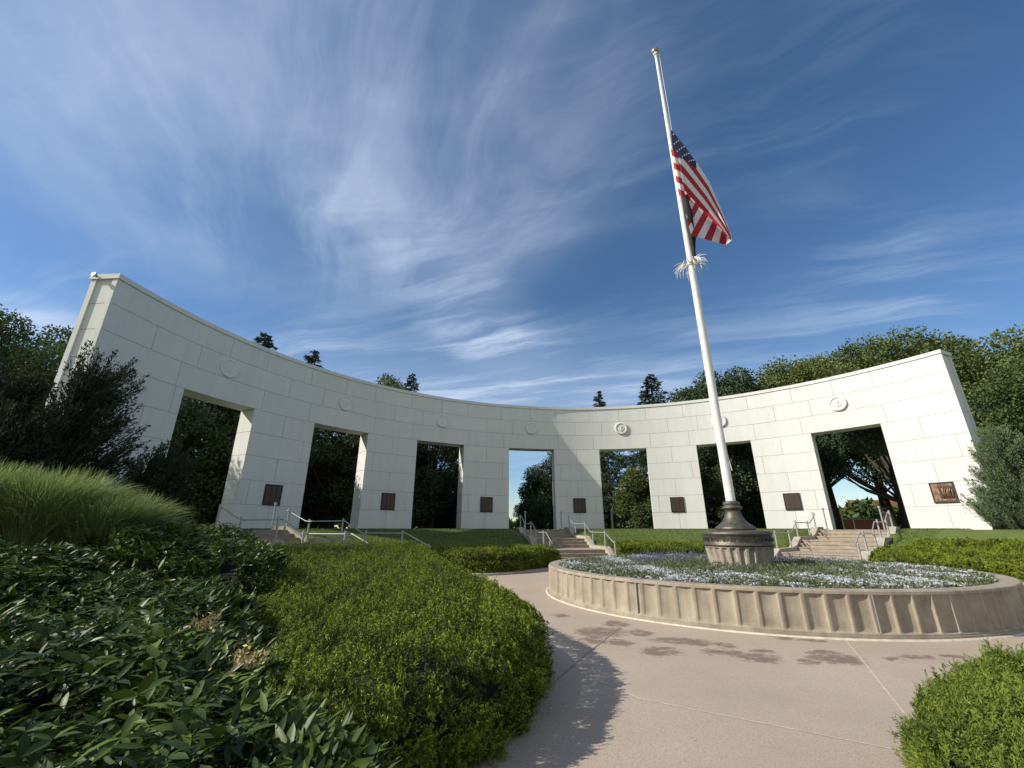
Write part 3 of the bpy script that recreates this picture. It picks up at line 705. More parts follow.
def broad(name, pts, h, label, N, seed, m='peony', hv=.30, ls=.10, cat='shrub', group='broad-leaved shrubs of the left bed', dead=0):
    N = int(N*1.35); rs = np.random.RandomState(seed); poly = catmull(pts, 8); c = poly.mean(0); zbs = lambda x, y: mound_z(x, y)
    t = thing(name, (c[0], c[1], float(mound_z(*c))), label, cat, group)
    hf = lambda x, y: h+.06*np.sin(x*3.1+seed)+.05*np.sin(y*3.7+x)
    Pa, Na = hedge_points(poly, hf, zbs, N, rs, .3, hv*.5, 2.6, seed)
    # whorls: several leaves from one shoot tip
    n = len(Pa); k = 5; base = (Pa-Na*rs.uniform(-.03,.20,(n,1)))
    ang = rs.uniform(0, 2*pi, (n,1))+np.arange(k)[None]*2*pi/k+rs.normal(size=(n,k))*.25
    ax = unit(Na*.6+rs.normal(size=(n,3))*.3+np.array([0,0,.6])); e1 = unit(np.cross(ax, rs.normal(size=(n,3)))); e2 = np.cross(ax, e1)
    lift = rs.uniform(-.2, .65, (n,k,1))
    dr = e1[:,None]*np.cos(ang)[...,None]+e2[:,None]*np.sin(ang)[...,None]+ax[:,None]*lift
    L = ls*rs.uniform(.45,1.3,(n,k))*rs.uniform(.7,1.15,(n,1))
    ti = np.clip(.3+.3*wob(Pa, 1.6, seed)[:,None]+rs.normal(size=(n,1))*.22+rs.normal(size=(n,k))*.12+(rs.uniform(size=(n,k)) < .05)*.5, 0, 1)
    me = bigleaves('leaves', np.repeat(base, k, 0), dr.reshape(-1,3), L.ravel(), (L*rs.uniform(.26,.40,(n,k))).ravel(), ti.ravel(), rs)
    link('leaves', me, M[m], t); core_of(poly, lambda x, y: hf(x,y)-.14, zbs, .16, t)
    if dead:
        for (px, py, z) in dead:
            x, y = g(px, py, z); nn = 90; pp = np.array([x,y,z])+rs.normal(size=(nn,3))*[.030,.028,.018]
            link('withered_bloom', leaves('withered_bloom', pp, rs.normal(size=(nn,3))+[0,0,.4], .022*rs.uniform(.6,1.3,nn), .010, rs.uniform(size=nn), rs=rs), M['dry'], t)
G = 'dark broad-leaved plants filling the left bed'
broad('broadleaf_shrub', [(-.55,.6),(-.50,1.4),(-.85,2.1),(-1.45,2.7),(-1.9,3.4),(-2.5,3.4),(-3.0,2.6),(-2.9,1.2),(-2.2,.3)], .74, 'dark long-leaved plant at the bottom left corner, nearest the viewer', 4800, 21, group=G, dead=[(205,622,1.02),(246,660,.95)])
broad('broadleaf_shrub', [(-2.9,.6),(-2.9,1.6),(-2.9,2.8),(-3.6,3.6),(-4.8,3.4),(-5.2,2.0),(-4.4,.7)], .78, 'dark leafy plant at the left picture edge below the fountain grass', 2800, 22, group=G)
broad('broadleaf_shrub', [(-2.0,3.3),(-2.9,5.0),(-3.6,6.2),(-4.3,6.0),(-4.3,4.3),(-3.3,3.2)], .74, 'glossy broad-leaved plant against the middle of the yew hedge', 2600, 23, group=G)
broad('broadleaf_shrub', [(-4.2,3.6),(-4.3,4.8),(-5.0,5.6),(-6.4,5.4),(-6.9,4.3),(-5.6,3.4)], .72, 'glossy leafy plant directly in front of the fountain grass', 2200, 24, group=G, ls=.115)
broad('broadleaf_shrub', [(-3.3,6.0),(-4.0,7.6),(-5.3,9.4),(-6.6,9.6),(-6.7,7.6),(-5.2,6.0)], 1.06, 'glossy leafy plant right of the fountain grass, topping the yew hedge', 2600, 25, group=G, ls=.12)

# fountain grass
def fountain(cx, cy, rad_, h, label, seed, N=5200):
    rs = np.random.RandomState(seed); z0 = float(mound_z(cx, cy)); t = thing('fountain_grass', (cx,cy,z0), label, 'ornamental grass', 'fountain grass clumps behind the left bed')
    for nm, n, m, hs in (('blades', N, 'grassb', 1.), ('dry_blades', N//9, 'straw', .85)):
        a = rs.uniform(0, 2*pi, n); rr = rad_*.45*np.sqrt(rs.uniform(size=n)); b = np.c_[cx+rr*np.cos(a), cy+rr*np.sin(a), np.full(n, z0)]
        a2 = a+rs.normal(size=n)*.6; lean = rs.uniform(.10,.8,n)*rad_*.95; H = h*hs*rs.uniform(.6,1.08,n); wd = rs.uniform(.003,.007,n)
        o = np.c_[np.cos(a2)+.35, np.sin(a2), np.zeros(n)]; sdv = unit(np.c_[-np.sin(a2), np.cos(a2), rs.normal(size=n)*.4])
        ts = np.array([0,.25,.5,.72,.88,1.]); V = []
        for tt in ts:
            p = b+o*(lean*tt**2.1)[:,None]+np.c_[np.zeros((n,2)), H*(1.12*tt-.12*tt**3-.30*(lean/rad_)*tt**4)]
            w = wd*(1-tt**2.5)*.9+.0012; V += [p+sdv*w[:,None], p-sdv*w[:,None]]
        V = np.stack(V, 1).reshape(-1,3); q = np.array([[2*i,2*i+1,2*i+3,2*i+2] for i in range(5)]); F = (q[None]+(np.arange(n)*12)[:,None,None]).reshape(-1,4)
        link(nm, raw(nm, V, F, True, None, np.repeat(np.clip(.45+rs.normal(size=n)*.25,0,1), 5)), M[m], t)
for fx, fy, fr, fh, lb, sd_, n_ in ((-8.5,6.1,1.0,1.72,'light green fountain grass clump cut by the left picture edge',33,6500), (-7.55,6.4,.95,1.74,'tallest fountain grass clump, second from the left picture edge',31,8500),
    (-6.75,6.7,.95,1.72,'fountain grass clump in the middle of the grass drift',32,7500), (-6.0,6.95,.9,1.50,'lower fountain grass clump near the right end of the drift',34,7000), (-5.5,7.2,.75,1.12,'shortest fountain grass clump at the right end of the drift',35,4500)):
    fountain(fx-.3, fy, fr, fh, lb, sd_, n_)

# ------------------------------------------------------------------ flower bed (uncountable)
def flowers():
    rs = np.random.RandomState(77); C0 = np.array([PX,PY])
    def ring(n, r0, r1): 
        a = rs.uniform(0, 2*pi, n); r = np.sqrt(rs.uniform(r0**2, r1**2, n)); return np.c_[PX+r*np.cos(a), PY+r*np.sin(a)], r, a
    def zt(q): 
        r = np.hypot(*(q-C0).T); return .56+.03*np.sin(q[:,0]*5)+.03*np.sin(q[:,1]*6+q[:,0]*2)
    # green leaves everywhere
    q, r, a = ring(50000, .70, 4.18); hgt = np.where((r < 2.4), .17, .11)*(1+.35*wob(np.c_[q, q[:,0]*0], 2.5, 4)); z = .50+rs.uniform(0,1,len(q))*hgt+.02
    me = leaves('leaves', np.c_[q, z], rs.normal(size=(len(q),3))*.6+[0,0,.8], .055*rs.uniform(.6,1.3,len(q)), .022, np.clip(.4+.4*wob(np.c_[q,z], 3, 2), 0, 1), rs=rs)
    setp(link('bedding_plants', me, M['fl_green']), kind='stuff', label='low green bedding plants filling the round planter', cat='bedding plants')
    def petals(name, q, z, m, size, label, cat, k=5):
        n = len(q); p = np.c_[q, z]; ang = rs.uniform(0,2*pi,(n,1))+np.arange(k)[None]*2*pi/k
        dr = np.stack([np.cos(ang), np.sin(ang), .35+0*ang], 2)+rs.normal(size=(n,1,3))*.25
        me = leaves(name, np.repeat(p, k, 0), dr.reshape(-1,3), np.repeat(size*rs.uniform(.7,1.3,n), k), size*.85, np.repeat(rs.uniform(size=n), k), rs=rs)
        setp(link(name, me, M[m]), kind='stuff', label=label, cat=cat)
    q, r, a = ring(34000, 1.8, 4.17); w = wob(np.c_[q, q[:,0]*0], 1.1, 9)+.5*wob(np.c_[q, q[:,0]*0], 4, 3); prob = np.clip(-.15+1.9*w+1.0*np.exp(-((r-3.1)/.55)**2), .05, 1); kq = rs.uniform(size=len(q)) < prob; q = q[kq]
    petals('white_flowers', q, .60+.03*rs.uniform(-1,1,len(q))+.02*np.sin(q[:,0]*5), 'fl_white', .030, 'drifts of small white and silvery flowers in the round planter', 'flowers')
    q, r, a = ring(3000, 1.9, 3.95); cl = wob(np.c_[q, q[:,0]*0], 1.9, 21); q = q[cl > .66]
    petals('violet_flowers', q, np.full(len(q), .615), 'fl_purple', .028, 'small violet flowers scattered among the white ones', 'flowers')
    q, r, a = ring(1600, 2.6, 3.95); cl = wob(np.c_[q, q[:,0]*0], 1.7, 40); q = q[(cl > .3) & (q[:,0] > 6.2)][:260]
    petals('pink_flowers', q, np.full(len(q), .62), 'fl_pink', .026, 'few pink flowers at the right of the round planter', 'flowers')
    # lavender spikes around the middle
    q, r, a = ring(900, 1.2, 2.5); q = q[(q[:,1] > PY-.2)]; n = len(q); hh = rs.uniform(.22,.36,n); k = 9
    pos = np.repeat(np.c_[q, .5+hh*.5], k, 0)+np.tile(np.linspace(0,1,k), n)[:,None]*np.repeat(np.c_[rs.normal(size=(n,2))*.05, hh*.5], k, 0)
    me = leaves('spikes', pos, rs.normal(size=(len(pos),3))*.6+[0,0,.7], .026, .014, rs.uniform(size=len(pos)), rs=rs)
    setp(link('lavender_spikes', me, M['fl_purple']), kind='stuff', label='upright purple flower spikes behind the flagpole plinth in the planter', cat='flowers')
flowers()

def lawn_blades():
    rs = np.random.RandomState(4); n = 120000; th = rs.uniform(-82, 62, n); rr = np.sqrt(rs.uniform(9.6**2, 19.5**2, n))
    ok = np.ones(n, bool)
    for s_ in STAIRS: ok &= np.abs(np.sin(np.radians(th-s_))*rr) > 1.8
    th, rr = th[ok], rr[ok]; n = len(th); a = np.radians(th); z = ZT*np.clip((rr-9.4)/7, 0, 1)-.01
    p = np.c_[CX+rr*np.sin(a), CY+rr*np.cos(a), z]; t = np.clip(.4+.5*wob(p, .8, 3)+rs.normal(size=n)*.2, 0, 1)
    me = leaves('lawn_grass', p, rs.normal(size=(n,3))*.35+[0,0,1], .075*rs.uniform(.6,1.3,n), .022, t, rs=rs)
    setp(link('lawn_grass', me, M['lawnblade']), kind='stuff', label='short mown lawn grass on the bank below the curved wall', cat='grass')
    n = 420; i = rs.randint(0, 9, n); pl = catmull(YEW, 8)[8:70]; q = pl[rs.randint(0, len(pl), n)]+rs.normal(size=(n,2))*.10+[.06,0]
    me = leaves('fallen_leaves', np.c_[q, np.full(n,.014)], np.c_[rs.normal(size=(n,2)), np.full(n,.12)], .022*rs.uniform(.5,1.4,n), .010, rs.uniform(size=n), rs=rs)
    setp(link('fallen_leaves', me, M['dry']), kind='stuff', label='dry fallen bits of leaf along the foot of the near yew hedge', cat='leaf litter')
lawn_blades()

# ------------------------------------------------------------------ trees
def tree_mesh(seed, h, cr, crown_base, nclump, nleaf, ls, trunk_r=.28, shape='round', clr=(.9,1.7), flat=.8):
    """returns (trunk mesh, crown mesh) in local coordinates"""
    rs = np.random.RandomState(seed); s = MB()
    lean = rs.normal(size=2)*.03*h
    tp = [np.array([0,0,-.3]), np.array([lean[0]*.2,lean[1]*.2,h*.2]), np.array([lean[0]*.6,lean[1]*.6,h*.45]), np.array([lean[0],lean[1],h*.75])]
    s.tube(tp, [trunk_r*1.35, trunk_r, trunk_r*.75, trunk_r*.3], 10)
    cen = []
    for i in range(nclump):
        for _ in range(60):
            a = rs.uniform(0, 2*pi); zf = rs.uniform(0, 1); 
            prof = {'round': sqrt(max(0, 1-(2*zf-.85)**2/1.35)), 'tall': (1-zf)**.6*.95+.12, 'spread': sqrt(max(0,1-(1.6*zf-.35)**2/1.6))}[shape]
            r = cr*prof*rs.uniform(.45, 1)**.5
            c = np.array([r*cos(a)+lean[0]*zf, r*sin(a)+lean[1]*zf, crown_base+zf*(h-crown_base-.6)])
            if all(np.linalg.norm((c-q)*[1,1,1.2]) > clr[0]*.75 for q, _ in cen): break
        cen.append((c, rs.uniform(*clr)))
    for c, r in cen:
        z0 = max(h*.18, c[2]-np.hypot(c[0],c[1])*.9-rs.uniform(0,1)); t = z0/(h*.75); b = np.array([lean[0]*t*.9, lean[1]*t*.9, z0]) if t < 1 else tp[3]
        m = (b+c)/2+np.array([0,0,-.05*np.linalg.norm(c-b)])+rs.normal(size=3)*.15
        s.tube([b, m, c], [max(.04,trunk_r*.33*(1-t*.5)), trunk_r*.18, .025], 5, cap=False)
    n = nleaf; idx = rs.choice(nclump, n, p=(lambda w: w/w.sum())(np.array([r**2 for _, r in cen])))
    C_ = np.array([c for c, _ in cen])[idx]; R_ = np.array([r for _, r in cen])[idx]
    d = unit(rs.normal(size=(n,3))); rr = R_*(rs.uniform(.25,1,n)**.6)*(1+.25*wob(d*2+C_, 1.5)); pos = C_+d*rr[:,None]*[1,1,flat]
    dr = unit(d*.6+rs.normal(size=(n,3))*.6+[0,0,-.1])
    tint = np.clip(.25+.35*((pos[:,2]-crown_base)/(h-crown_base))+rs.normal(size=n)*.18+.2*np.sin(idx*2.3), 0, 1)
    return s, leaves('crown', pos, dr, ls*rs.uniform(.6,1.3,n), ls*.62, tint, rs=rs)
def conifer_mesh(seed, h, cr, n_w=34, nper=13, ls=.20, base=.08, dens=75):
    rs = np.random.RandomState(seed); s = MB(); s.tube([(0,0,-.3),(0,0,h*.5),(0,0,h)], [h*.018, h*.011, .02], 8); pos, dr = [], []
    for i in range(n_w):
        zf = base+(1-base)*(i+.5)/n_w; 
        for j in range(max(4, int(nper*(1-zf*.5)))):
            a = rs.uniform(0, 2*pi); L = cr*(1-zf)**.85*rs.uniform(.65,1.1)+.12; z = h*zf+rs.uniform(-.5,.5)*h/n_w
            e = np.array([cos(a)*L, sin(a)*L, -.22*L+.0]); b = np.array([0,0,z]); s.tube([b, b+e*.5+[0,0,.03*L], b+e], [.03,.02,.008], 4, cap=False)
            k = int(dens*(.25+L/cr)); t = rs.uniform(.15,1.02,k)[:,None]; side = np.array([-sin(a), cos(a), 0]); w = (1-t)*L*.28+.08
            p = b+e*t+side*rs.uniform(-1,1,(k,1))*w+np.array([0,0,-1])*rs.uniform(0,.16,(k,1)); pos.append(p)
            dr.append(unit(e[None]*.5/L+side*rs.normal(size=(k,1))*.5+rs.normal(size=(k,3))*.3+[0,0,-.05]))
    pos = np.concatenate(pos); dr = np.concatenate(dr); n = len(pos)
    return s, leaves('crown', pos, dr, ls*rs.uniform(.6,1.3,n), ls*.45, np.clip(.4+rs.normal(size=n)*.2, 0, 1), rs=rs)
PROTO = {}
def proto(key, gen, leafm):
    s, me = gen; tr = raw('trunk', s.v, s.f, s.s); tr.materials.append(M['bark']); me.materials.append(M[leafm]); PROTO[key] = (tr, me)
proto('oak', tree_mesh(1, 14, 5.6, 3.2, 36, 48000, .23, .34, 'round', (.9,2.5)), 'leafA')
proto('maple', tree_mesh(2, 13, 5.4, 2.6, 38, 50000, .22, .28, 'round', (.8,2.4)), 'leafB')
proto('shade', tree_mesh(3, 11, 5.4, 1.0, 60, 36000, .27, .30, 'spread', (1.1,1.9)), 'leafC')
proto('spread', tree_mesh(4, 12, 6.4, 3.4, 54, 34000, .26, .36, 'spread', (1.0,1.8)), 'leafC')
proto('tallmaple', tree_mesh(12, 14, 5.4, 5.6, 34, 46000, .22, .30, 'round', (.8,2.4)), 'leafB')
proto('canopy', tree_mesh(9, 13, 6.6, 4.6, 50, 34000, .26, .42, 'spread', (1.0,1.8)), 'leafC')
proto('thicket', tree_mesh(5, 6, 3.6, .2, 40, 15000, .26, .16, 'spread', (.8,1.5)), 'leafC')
proto('lightshrub', tree_mesh(6, 6.5, 2.6, .3, 34, 13000, .22, .14, 'tall', (.6,1.1)), 'leafB')
proto('spruce', conifer_mesh(7, 14, 3.6), 'needle')
proto('pine', tree_mesh(8, 15, 3.2, 5.0, 26, 7000, .24, .17, 'tall', (.5,1.1), flat=.5), 'needle')
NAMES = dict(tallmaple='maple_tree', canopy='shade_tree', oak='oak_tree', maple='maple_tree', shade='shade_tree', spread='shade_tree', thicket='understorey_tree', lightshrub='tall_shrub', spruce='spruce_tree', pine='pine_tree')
def tree(key, px, fw, top=None, rz=0, scale=None, label='', ratio=None, z0=1.4, group='trees behind the curved wall'):
    """px = image column of the trunk, fw = metres ahead, top = image row of the crown's tip"""
    t19 = rad(19); Xr = None
    yy = top if top else 450
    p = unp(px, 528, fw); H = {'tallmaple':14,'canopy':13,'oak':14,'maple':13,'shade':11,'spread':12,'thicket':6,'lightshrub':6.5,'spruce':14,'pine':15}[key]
    if top is not None:
        Y = (384-top)/423; sc = (1.4+fw*(sin(t19)+Y*cos(t19))/(cos(t19)-Y*sin(t19))-z0)/H
    else: sc = scale
    # direction of the column at trunk height
    o = thing(NAMES[key], (p[0], fw, z0), label, 'shrub' if 'shrub' in NAMES[key] else 'tree', group, rz)
    if top is not None:   # x so that the tip (not the foot) falls on the column
        X = (px-512)/423; zc = (z0+H*sc-1.4); depth = fw*cos(t19)+zc*sin(t19); o.location.x = X*depth
    w = ratio or 1
    o.scale = (sc*w, sc*w, sc)
    tr, me = PROTO[key]
    for nm, m in (('trunk', tr), ('crown', me)):
        c = D.objects.new(nm, m); COL.objects.link(c); c.parent = o
    return o
# above the wall, right
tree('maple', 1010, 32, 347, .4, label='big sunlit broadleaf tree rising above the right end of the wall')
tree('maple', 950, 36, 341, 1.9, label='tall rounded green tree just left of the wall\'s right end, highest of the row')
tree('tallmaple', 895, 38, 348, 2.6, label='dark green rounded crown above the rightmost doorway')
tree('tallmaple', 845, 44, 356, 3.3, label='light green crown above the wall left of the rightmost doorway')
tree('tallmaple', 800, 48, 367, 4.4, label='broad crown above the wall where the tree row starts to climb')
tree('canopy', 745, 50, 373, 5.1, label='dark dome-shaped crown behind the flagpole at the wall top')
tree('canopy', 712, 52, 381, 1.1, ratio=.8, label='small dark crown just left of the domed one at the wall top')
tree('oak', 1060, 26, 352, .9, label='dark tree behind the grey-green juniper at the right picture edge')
tree('spruce', 650, 46, 375, 0, ratio=1.7, label='pointed dark spruce above the wall left of the flagpole')
tree('spruce', 598, 52, 391, 2, ratio=1.2, label='small spruce tip peeking over the middle of the wall')
tree('spruce', 412, 42, 374, 1, ratio=1.2, label='narrow spruce tip over the wall above the third pier')
tree('oak', 375, 40, 377, 5.5, ratio=.7, label='low crown peeking over the wall left of the narrow spruce tip')
tree('spruce', 314, 34, 350, 3, ratio=1.5, label='conifer tip over the wall above the second doorway')
tree('spruce', 266, 31, 333, 4, ratio=1.6, label='dark conifer top over the wall between first and second doorways')
# left of the wall
tree('oak', 18, 19, 304, 2.2, ratio=.9, label='sunlit tree at the left picture edge, left of the wall end', group='trees beyond the left wall end')
tree('oak', 75, 24, 338, 5.0, ratio=.9, label='broad green tree immediately left of the wall end', group='trees beyond the left wall end')
# seen through the doorways
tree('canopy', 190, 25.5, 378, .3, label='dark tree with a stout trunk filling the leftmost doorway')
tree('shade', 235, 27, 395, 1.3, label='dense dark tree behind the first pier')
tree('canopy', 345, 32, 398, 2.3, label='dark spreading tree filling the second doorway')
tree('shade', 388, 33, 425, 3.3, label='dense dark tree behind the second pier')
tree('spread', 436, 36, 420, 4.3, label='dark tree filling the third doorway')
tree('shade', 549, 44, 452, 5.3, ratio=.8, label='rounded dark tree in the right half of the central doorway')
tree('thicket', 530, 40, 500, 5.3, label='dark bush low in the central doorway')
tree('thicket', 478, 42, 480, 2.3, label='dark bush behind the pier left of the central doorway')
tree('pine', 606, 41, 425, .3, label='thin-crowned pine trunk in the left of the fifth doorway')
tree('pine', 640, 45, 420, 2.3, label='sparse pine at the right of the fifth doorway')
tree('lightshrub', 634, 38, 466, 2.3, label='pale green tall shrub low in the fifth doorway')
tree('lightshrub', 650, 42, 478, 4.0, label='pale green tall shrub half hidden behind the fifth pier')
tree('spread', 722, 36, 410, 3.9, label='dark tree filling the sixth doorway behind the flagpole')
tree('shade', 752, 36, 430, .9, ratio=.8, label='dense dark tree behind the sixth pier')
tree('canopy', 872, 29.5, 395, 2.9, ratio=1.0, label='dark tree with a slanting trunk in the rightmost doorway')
for i, (px, fw, top) in enumerate([(170,30,452),(225,34,455),(300,36,458),(352,40,462),(415,45,468),(455,47,466),(700,46,470),(745,46,470),(762,42,468)]):
    if i in (0, 3): continue
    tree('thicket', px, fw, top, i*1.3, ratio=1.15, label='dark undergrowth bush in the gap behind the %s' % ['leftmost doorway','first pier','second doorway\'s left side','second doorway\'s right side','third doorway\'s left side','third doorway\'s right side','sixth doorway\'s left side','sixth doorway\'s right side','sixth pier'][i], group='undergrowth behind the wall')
# far wood closing the view
def wood():
    rs = np.random.RandomState(5); n = 60000; a = rs.uniform(-98, 80, n); r = 66+rs.uniform(0,14,n); h = 7.5+2.0*np.sin(a*.35)+1.5*np.sin(a*.9+1)+1.0*np.sin(a*2.3)
    gap = np.clip((np.abs(a+7.5)-4.2)/2.5, 0, 1)*np.clip((np.abs(a-39.5)-5)/3, 0.35, 1); h = h*np.clip(gap, .20, 1)
    z = 1.2+h*rs.uniform(0,1,n)**.8; x = CX+r*np.sin(np.radians(a)); y = CY+r*np.cos(np.radians(a)); p = np.c_[x,y,z]; p += unit(rs.normal(size=(n,3)))*.5
    me = leaves('far_wood', p, rs.normal(size=(n,3)), .9*rs.uniform(.6,1.3,n), .6, np.clip(.4+.4*wob(p,.4), 0, 1), rs=rs)
    setp(link('far_wood', me, M['leafA']), kind='stuff', label='distant band of woodland closing the view behind the park trees', cat='woodland')
wood()

# shaggy junipers
def juniper(name, x, y, z0, h, r, label, seed, m, n_sp=260, cat='juniper', group=None, lean=(.25,.1), per=55, ls=.07):
    rs = np.random.RandomState(seed); t = thing(name, (x,y,z0), label, cat, group); s = MB(); s.tube([(x,y,z0-.1),(x+lean[0]*.2,y,z0+h*.5)], [.12,.05], 8)
    pos, dr, tt = [], [], []
    for i in range(n_sp):
        zf = rs.uniform(0,1)**1.15; a = rs.uniform(0,2*pi); rr = r*(1-zf)**.75*rs.uniform(.25,1)**.5
        b = np.array([x+rr*cos(a)*.55+lean[0]*zf, y+rr*sin(a)*.55+lean[1]*zf, z0+.05+h*zf*.74]); L = rs.uniform(.45,1.0)*(.75+.6*h/5)*(1 if m == 'juniper' else .75)
        d = unit(np.array([cos(a)*.75+(lean[0]*.6+.45 if m == 'juniper' else 0), sin(a)*.75, .80+.6*zf])); e = b+d*L+np.array([0,0,.12*L])
        s.tube([b, (b+e)/2, e], [.02,.012,.004], 4, cap=False)
        k = per; q = rs.uniform(0,1,(k,1)); w = (.15 if m == 'juniper' else .30)*np.sin(np.clip(q*.85+.15,0,1)*pi)**.8+.015
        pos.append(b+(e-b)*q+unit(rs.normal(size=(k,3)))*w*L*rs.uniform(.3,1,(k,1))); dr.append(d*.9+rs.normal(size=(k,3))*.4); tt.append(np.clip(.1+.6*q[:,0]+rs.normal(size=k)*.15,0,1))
    pos = np.concatenate(pos); n = len(pos)
    s.build('branches', M['bark'], t)
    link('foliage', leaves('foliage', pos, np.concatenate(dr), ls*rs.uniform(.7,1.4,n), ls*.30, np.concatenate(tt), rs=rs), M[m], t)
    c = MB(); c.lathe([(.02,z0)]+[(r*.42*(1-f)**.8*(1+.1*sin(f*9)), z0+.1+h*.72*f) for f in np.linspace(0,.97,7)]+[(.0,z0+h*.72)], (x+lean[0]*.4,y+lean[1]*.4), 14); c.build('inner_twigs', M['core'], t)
JG = 'shaggy dark junipers left of the wall end'
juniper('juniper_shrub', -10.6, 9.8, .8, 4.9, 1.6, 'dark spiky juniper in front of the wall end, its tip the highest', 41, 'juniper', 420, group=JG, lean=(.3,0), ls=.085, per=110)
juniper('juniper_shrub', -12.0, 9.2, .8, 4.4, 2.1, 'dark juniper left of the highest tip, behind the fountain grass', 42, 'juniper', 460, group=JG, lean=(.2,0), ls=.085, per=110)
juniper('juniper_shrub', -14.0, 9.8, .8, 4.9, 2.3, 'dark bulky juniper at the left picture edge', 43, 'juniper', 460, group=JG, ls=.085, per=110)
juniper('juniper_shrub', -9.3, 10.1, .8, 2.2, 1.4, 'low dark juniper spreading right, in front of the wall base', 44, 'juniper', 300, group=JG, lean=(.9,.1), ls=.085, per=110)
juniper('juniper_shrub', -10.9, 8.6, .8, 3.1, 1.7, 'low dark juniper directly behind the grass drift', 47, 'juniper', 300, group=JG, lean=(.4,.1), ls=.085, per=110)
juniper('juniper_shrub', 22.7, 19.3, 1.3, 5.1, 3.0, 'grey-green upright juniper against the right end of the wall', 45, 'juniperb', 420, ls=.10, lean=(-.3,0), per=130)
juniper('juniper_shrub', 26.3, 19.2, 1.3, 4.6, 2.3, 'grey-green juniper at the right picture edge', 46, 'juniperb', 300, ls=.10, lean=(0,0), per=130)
# ------------------------------------------------------------------ far things through the rightmost doorway
def far_house():
    x, y = unp(888, 528, 75)[:2]; t = thing('far_building', (x, y, 1.4), 'low far building with an orange-red roof seen through the rightmost doorway', 'building')
    s = MB(); s.box((x,y,2.6), (10,6,2.4)); w = s.build('wall', M['wallfar'], t)
    s = MB(); s.add([(x-5.4,y-3.4,3.8),(x+5.4,y-3.4,3.8),(x+5.4,y+3.4,3.8),(x-5.4,y+3.4,3.8),(x-5.4,y,6.2),(x+5.4,y,6.2)], [(0,1,5,4),(2,3,4,5),(0,4,3),(1,2,5),(0,3,2,1)]); s.build('roof', M['rooffar'], t)
    for i in range(3):
        s = MB(); s.box((x-3+i*3,y-3.02,2.7), (1.2,.08,1.1)); s.build('window', M['winfar'], t)
    x, y = unp(862, 528, 58)[:2]; t = thing('brick_wall', (x, y, 1.4), 'low orange brick wall far off, seen through the rightmost doorway', 'wall')
    s = MB(); s.box((x,y,2.0), (8,.5,1.25)); s.build('brickwork', M['roadside'], t)
    s = MB(); s.box((x,y,2.68), (8.2,.62,.1)); s.build('capstone', M['cheek'], t)
far_house()
for i, (px, fw) in enumerate([(843.5,33),(854.5,33)]):
    p = unp(px, 526, fw); s = MB(); s.tube([(p[0]-.0,fw,1.35),(p[0],fw,2.35)], .045, 10); s.tube([(p[0],fw,2.35),(p[0],fw,2.42)], .06, 10)
    s.tube([(p[0],fw,1.4),(p[0],fw,1.44)], .10, 10)
    setp(s.build('bollard', M['white']), 'slim white post beyond the rightmost doorway, the %s of two' % ('left' if i == 0 else 'right'), 'post', 'white posts beyond the rightmost doorway')

# ------------------------------------------------------------------ light, sky, camera
sc = bpy.context.scene
w = D.worlds.new('World'); sc.world = w; w.use_nodes = True; nt = w.node_tree; N = nt.nodes; L = nt.links; bg = N['Background']
sky = N.new('ShaderNodeTexSky'); sky.sky_type = 'NISHITA'; sky.sun_disc = False; sky.sun_elevation = SUN_EL; sky.sun_rotation = rad(260.5)
sky.air_density = 1.0; sky.dust_density = .35; sky.ozone_density = 3.0; sky.altitude = 300
tc = N.new('ShaderNodeTexCoord'); sp = N.new('ShaderNodeSeparateXYZ'); L.new(tc.outputs['Generated'], sp.inputs[0])
def mth(op, *a):
    x = N.new('ShaderNodeMath'); x.operation = op
    for i, c in enumerate(a):
        if isinstance(c, (int, float)): x.inputs[i].default_value = c
        else: L.new(c, x.inputs[i])
    return x.outputs[0]
zc = mth('MAXIMUM', sp.outputs['Z'], .03); den = mth('ADD', zc, .06)
cb = N.new('ShaderNodeCombineXYZ'); L.new(mth('DIVIDE', sp.outputs['X'], den), cb.inputs[0]); L.new(mth('DIVIDE', sp.outputs['Y'], den), cb.inputs[1])
PV = cb.outputs[0]
def mapn(vec, loc=(0,0,0), rot=0, scale=(1,1,1)):
    m = N.new('ShaderNodeMapping'); m.vector_type = 'TEXTURE'; m.inputs['Location'].default_value = loc; m.inputs['Rotation'].default_value = (0,0,rot); m.inputs['Scale'].default_value = scale; L.new(vec, m.inputs['Vector']); return m.outputs[0]
def nz(vec, s, d=7, ro=.55, dist=0):
    n = N.new('ShaderNodeTexNoise'); n.inputs['Scale'].default_value = s; n.inputs['Detail'].default_value = d; n.inputs['Roughness'].default_value = ro; n.inputs['Distortion'].default_value = dist; L.new(vec, n.inputs['Vector']); return n
def mrr(src, a, b, c=0, d=1):
    r = N.new('ShaderNodeMapRange'); r.interpolation_type = 'SMOOTHSTEP'
    for i, x in enumerate((a,b,c,d)): r.inputs[i+1].default_value = x
    L.new(src, r.inputs[0]); return r.outputs[0]
wn = nz(PV, 1.1, 4); sb = N.new('ShaderNodeVectorMath'); sb.operation = 'SUBTRACT'; L.new(wn.outputs['Color'], sb.inputs[0]); sb.inputs[1].default_value = (.5,.5,.5)
s2 = N.new('ShaderNodeVectorMath'); s2.operation = 'SCALE'; L.new(sb.outputs[0], s2.inputs[0]); s2.inputs['Scale'].default_value = .35
ad = N.new('ShaderNodeVectorMath'); ad.operation = 'ADD'; L.new(PV, ad.inputs[0]); L.new(s2.outputs[0], ad.inputs[1]); WV = ad.outputs[0]
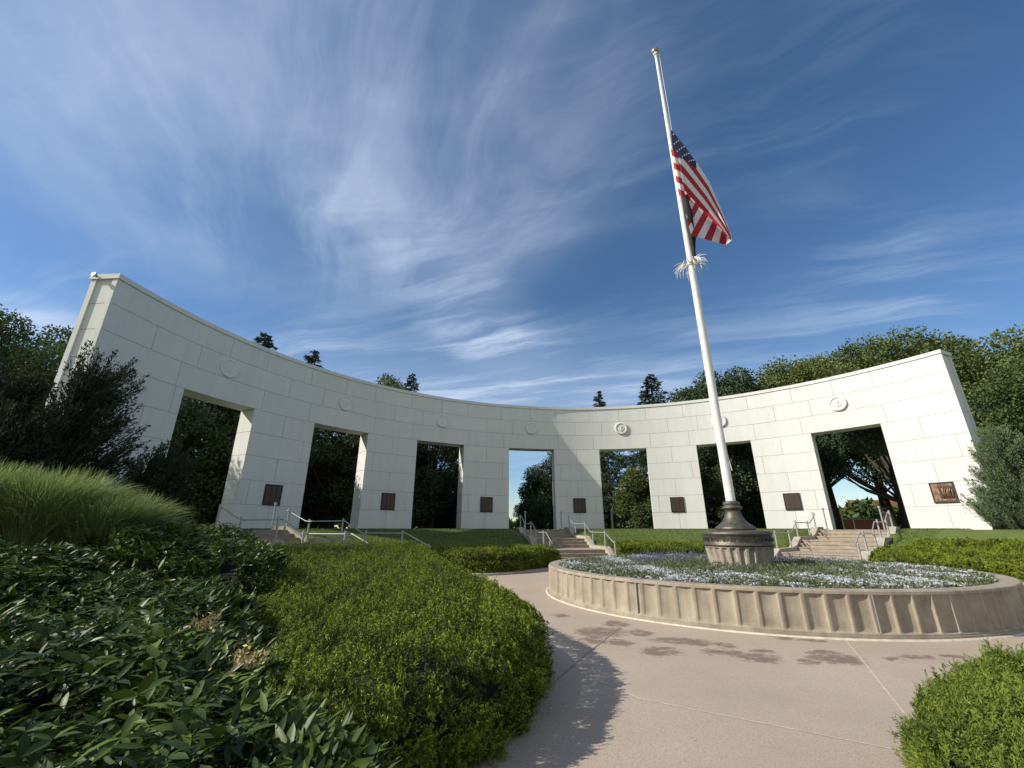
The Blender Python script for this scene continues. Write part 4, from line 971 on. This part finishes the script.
def blob(loc, rot, sx, sy, a=1.15, b=.35, vec=None):
    v = mapn(vec or WV, (loc[0],loc[1],0), rad(rot), (sx,sy,1)); ln = N.new('ShaderNodeVectorMath'); ln.operation = 'LENGTH'; L.new(v, ln.inputs[0]); return mrr(ln.outputs['Value'], a, b)
fib1 = mrr(nz(mapn(WV, rot=rad(-62), scale=(2.6,.55,1)), 2.2, 8, .6, .4).outputs['Fac'], .38, .72)
fib2 = mrr(nz(mapn(WV, rot=rad(-20), scale=(3.2,.6,1)), 2.4, 8, .62, .5).outputs['Fac'], .42, .74)
soft = mrr(nz(WV, 1.3, 5, .5).outputs['Fac'], .35, .7)
big = blob((-.55,.90), -15, .95, .85)
CL = [mth('MULTIPLY', big, mth('ADD', .12, mth('ADD', mth('MULTIPLY', fib1, .42), mth('MULTIPLY', soft, .50)))),
      mth('MULTIPLY', blob((-.15,1.75), 70, 1.0, .35), mth('ADD', .15, mth('MULTIPLY', fib2, .6))),
      mth('MULTIPLY', blob((-2.2,1.35), 60, 1.2, .35), mth('ADD', .35, mth('MULTIPLY', fib2, .6))),
      mth('MULTIPLY', blob((.2,3.3), 8, 3.6, 1.6), mth('ADD', .42, mth('MULTIPLY', fib2, .95))),
      mth('MULTIPLY', blob((2.2,2.2), 35, 1.6, .5), mth('ADD', .08, mth('MULTIPLY', fib2, .5))),
      mth('MULTIPLY', blob((1.2,1.2), 40, .9, .2), mth('MULTIPLY', fib2, .22)),
      mth('MULTIPLY', mth('MULTIPLY', soft, fib2), .34)]
acc = CL[0]
for c in CL[1:]: acc = mth('ADD', acc, c)
acc = mth('MINIMUM', mth('MULTIPLY', acc, .62), .85)
mx = N.new('ShaderNodeMix'); mx.data_type = 'RGBA'; L.new(acc, mx.inputs[0])
hs = N.new('ShaderNodeHueSaturation'); hs.inputs['Saturation'].default_value = 1.14; hs.inputs['Value'].default_value = 1.0; L.new(sky.outputs[0], hs.inputs['Color'])
L.new(hs.outputs[0], mx.inputs[6]); mx.inputs[7].default_value = (5.2,6.1,7.6,1)
# unseen bright clouds added behind the viewer as fill light for the shaded wall
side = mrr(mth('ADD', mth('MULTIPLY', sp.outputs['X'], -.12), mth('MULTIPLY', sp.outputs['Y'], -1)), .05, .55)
fill_clouds = mth('MULTIPLY', side, mrr(nz(tc.outputs['Generated'], 2.3, 7, .55).outputs['Fac'], .36, .56)); fill_clouds = mth('MULTIPLY', fill_clouds, mrr(sp.outputs['Z'], -.02, .06))
m2 = N.new('ShaderNodeMix'); m2.data_type = 'RGBA'; L.new(fill_clouds, m2.inputs[0]); L.new(mx.outputs[2], m2.inputs[6]); m2.inputs[7].default_value = (4.6,4.8,5.0,1)
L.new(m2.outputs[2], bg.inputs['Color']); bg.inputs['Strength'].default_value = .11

sun = D.lights.new('Sun', 'SUN'); sun.energy = 4.8; sun.angle = rad(.6); sun.color = (1,.93,.82)
so = D.objects.new('sun', sun); COL.objects.link(so)
import mathutils
so.rotation_euler = mathutils.Vector(SD).to_track_quat('Z', 'Y').to_euler(); so.location = (-20,-5,30)

cam = D.cameras.new('Camera'); co = D.objects.new('camera', cam); COL.objects.link(co); sc.camera = co
co.location = (0,0,1.4); co.rotation_euler = (rad(90+19),0,0); cam.sensor_width = 36; cam.lens = 423/1024*36; cam.clip_start = .05; cam.clip_end = 3000
vs = sc.view_settings; vs.view_transform = 'Standard'; vs.look = 'None'; vs.exposure = .24; vs.gamma = 1
sc.render.resolution_x = 1024; sc.render.resolution_y = 768
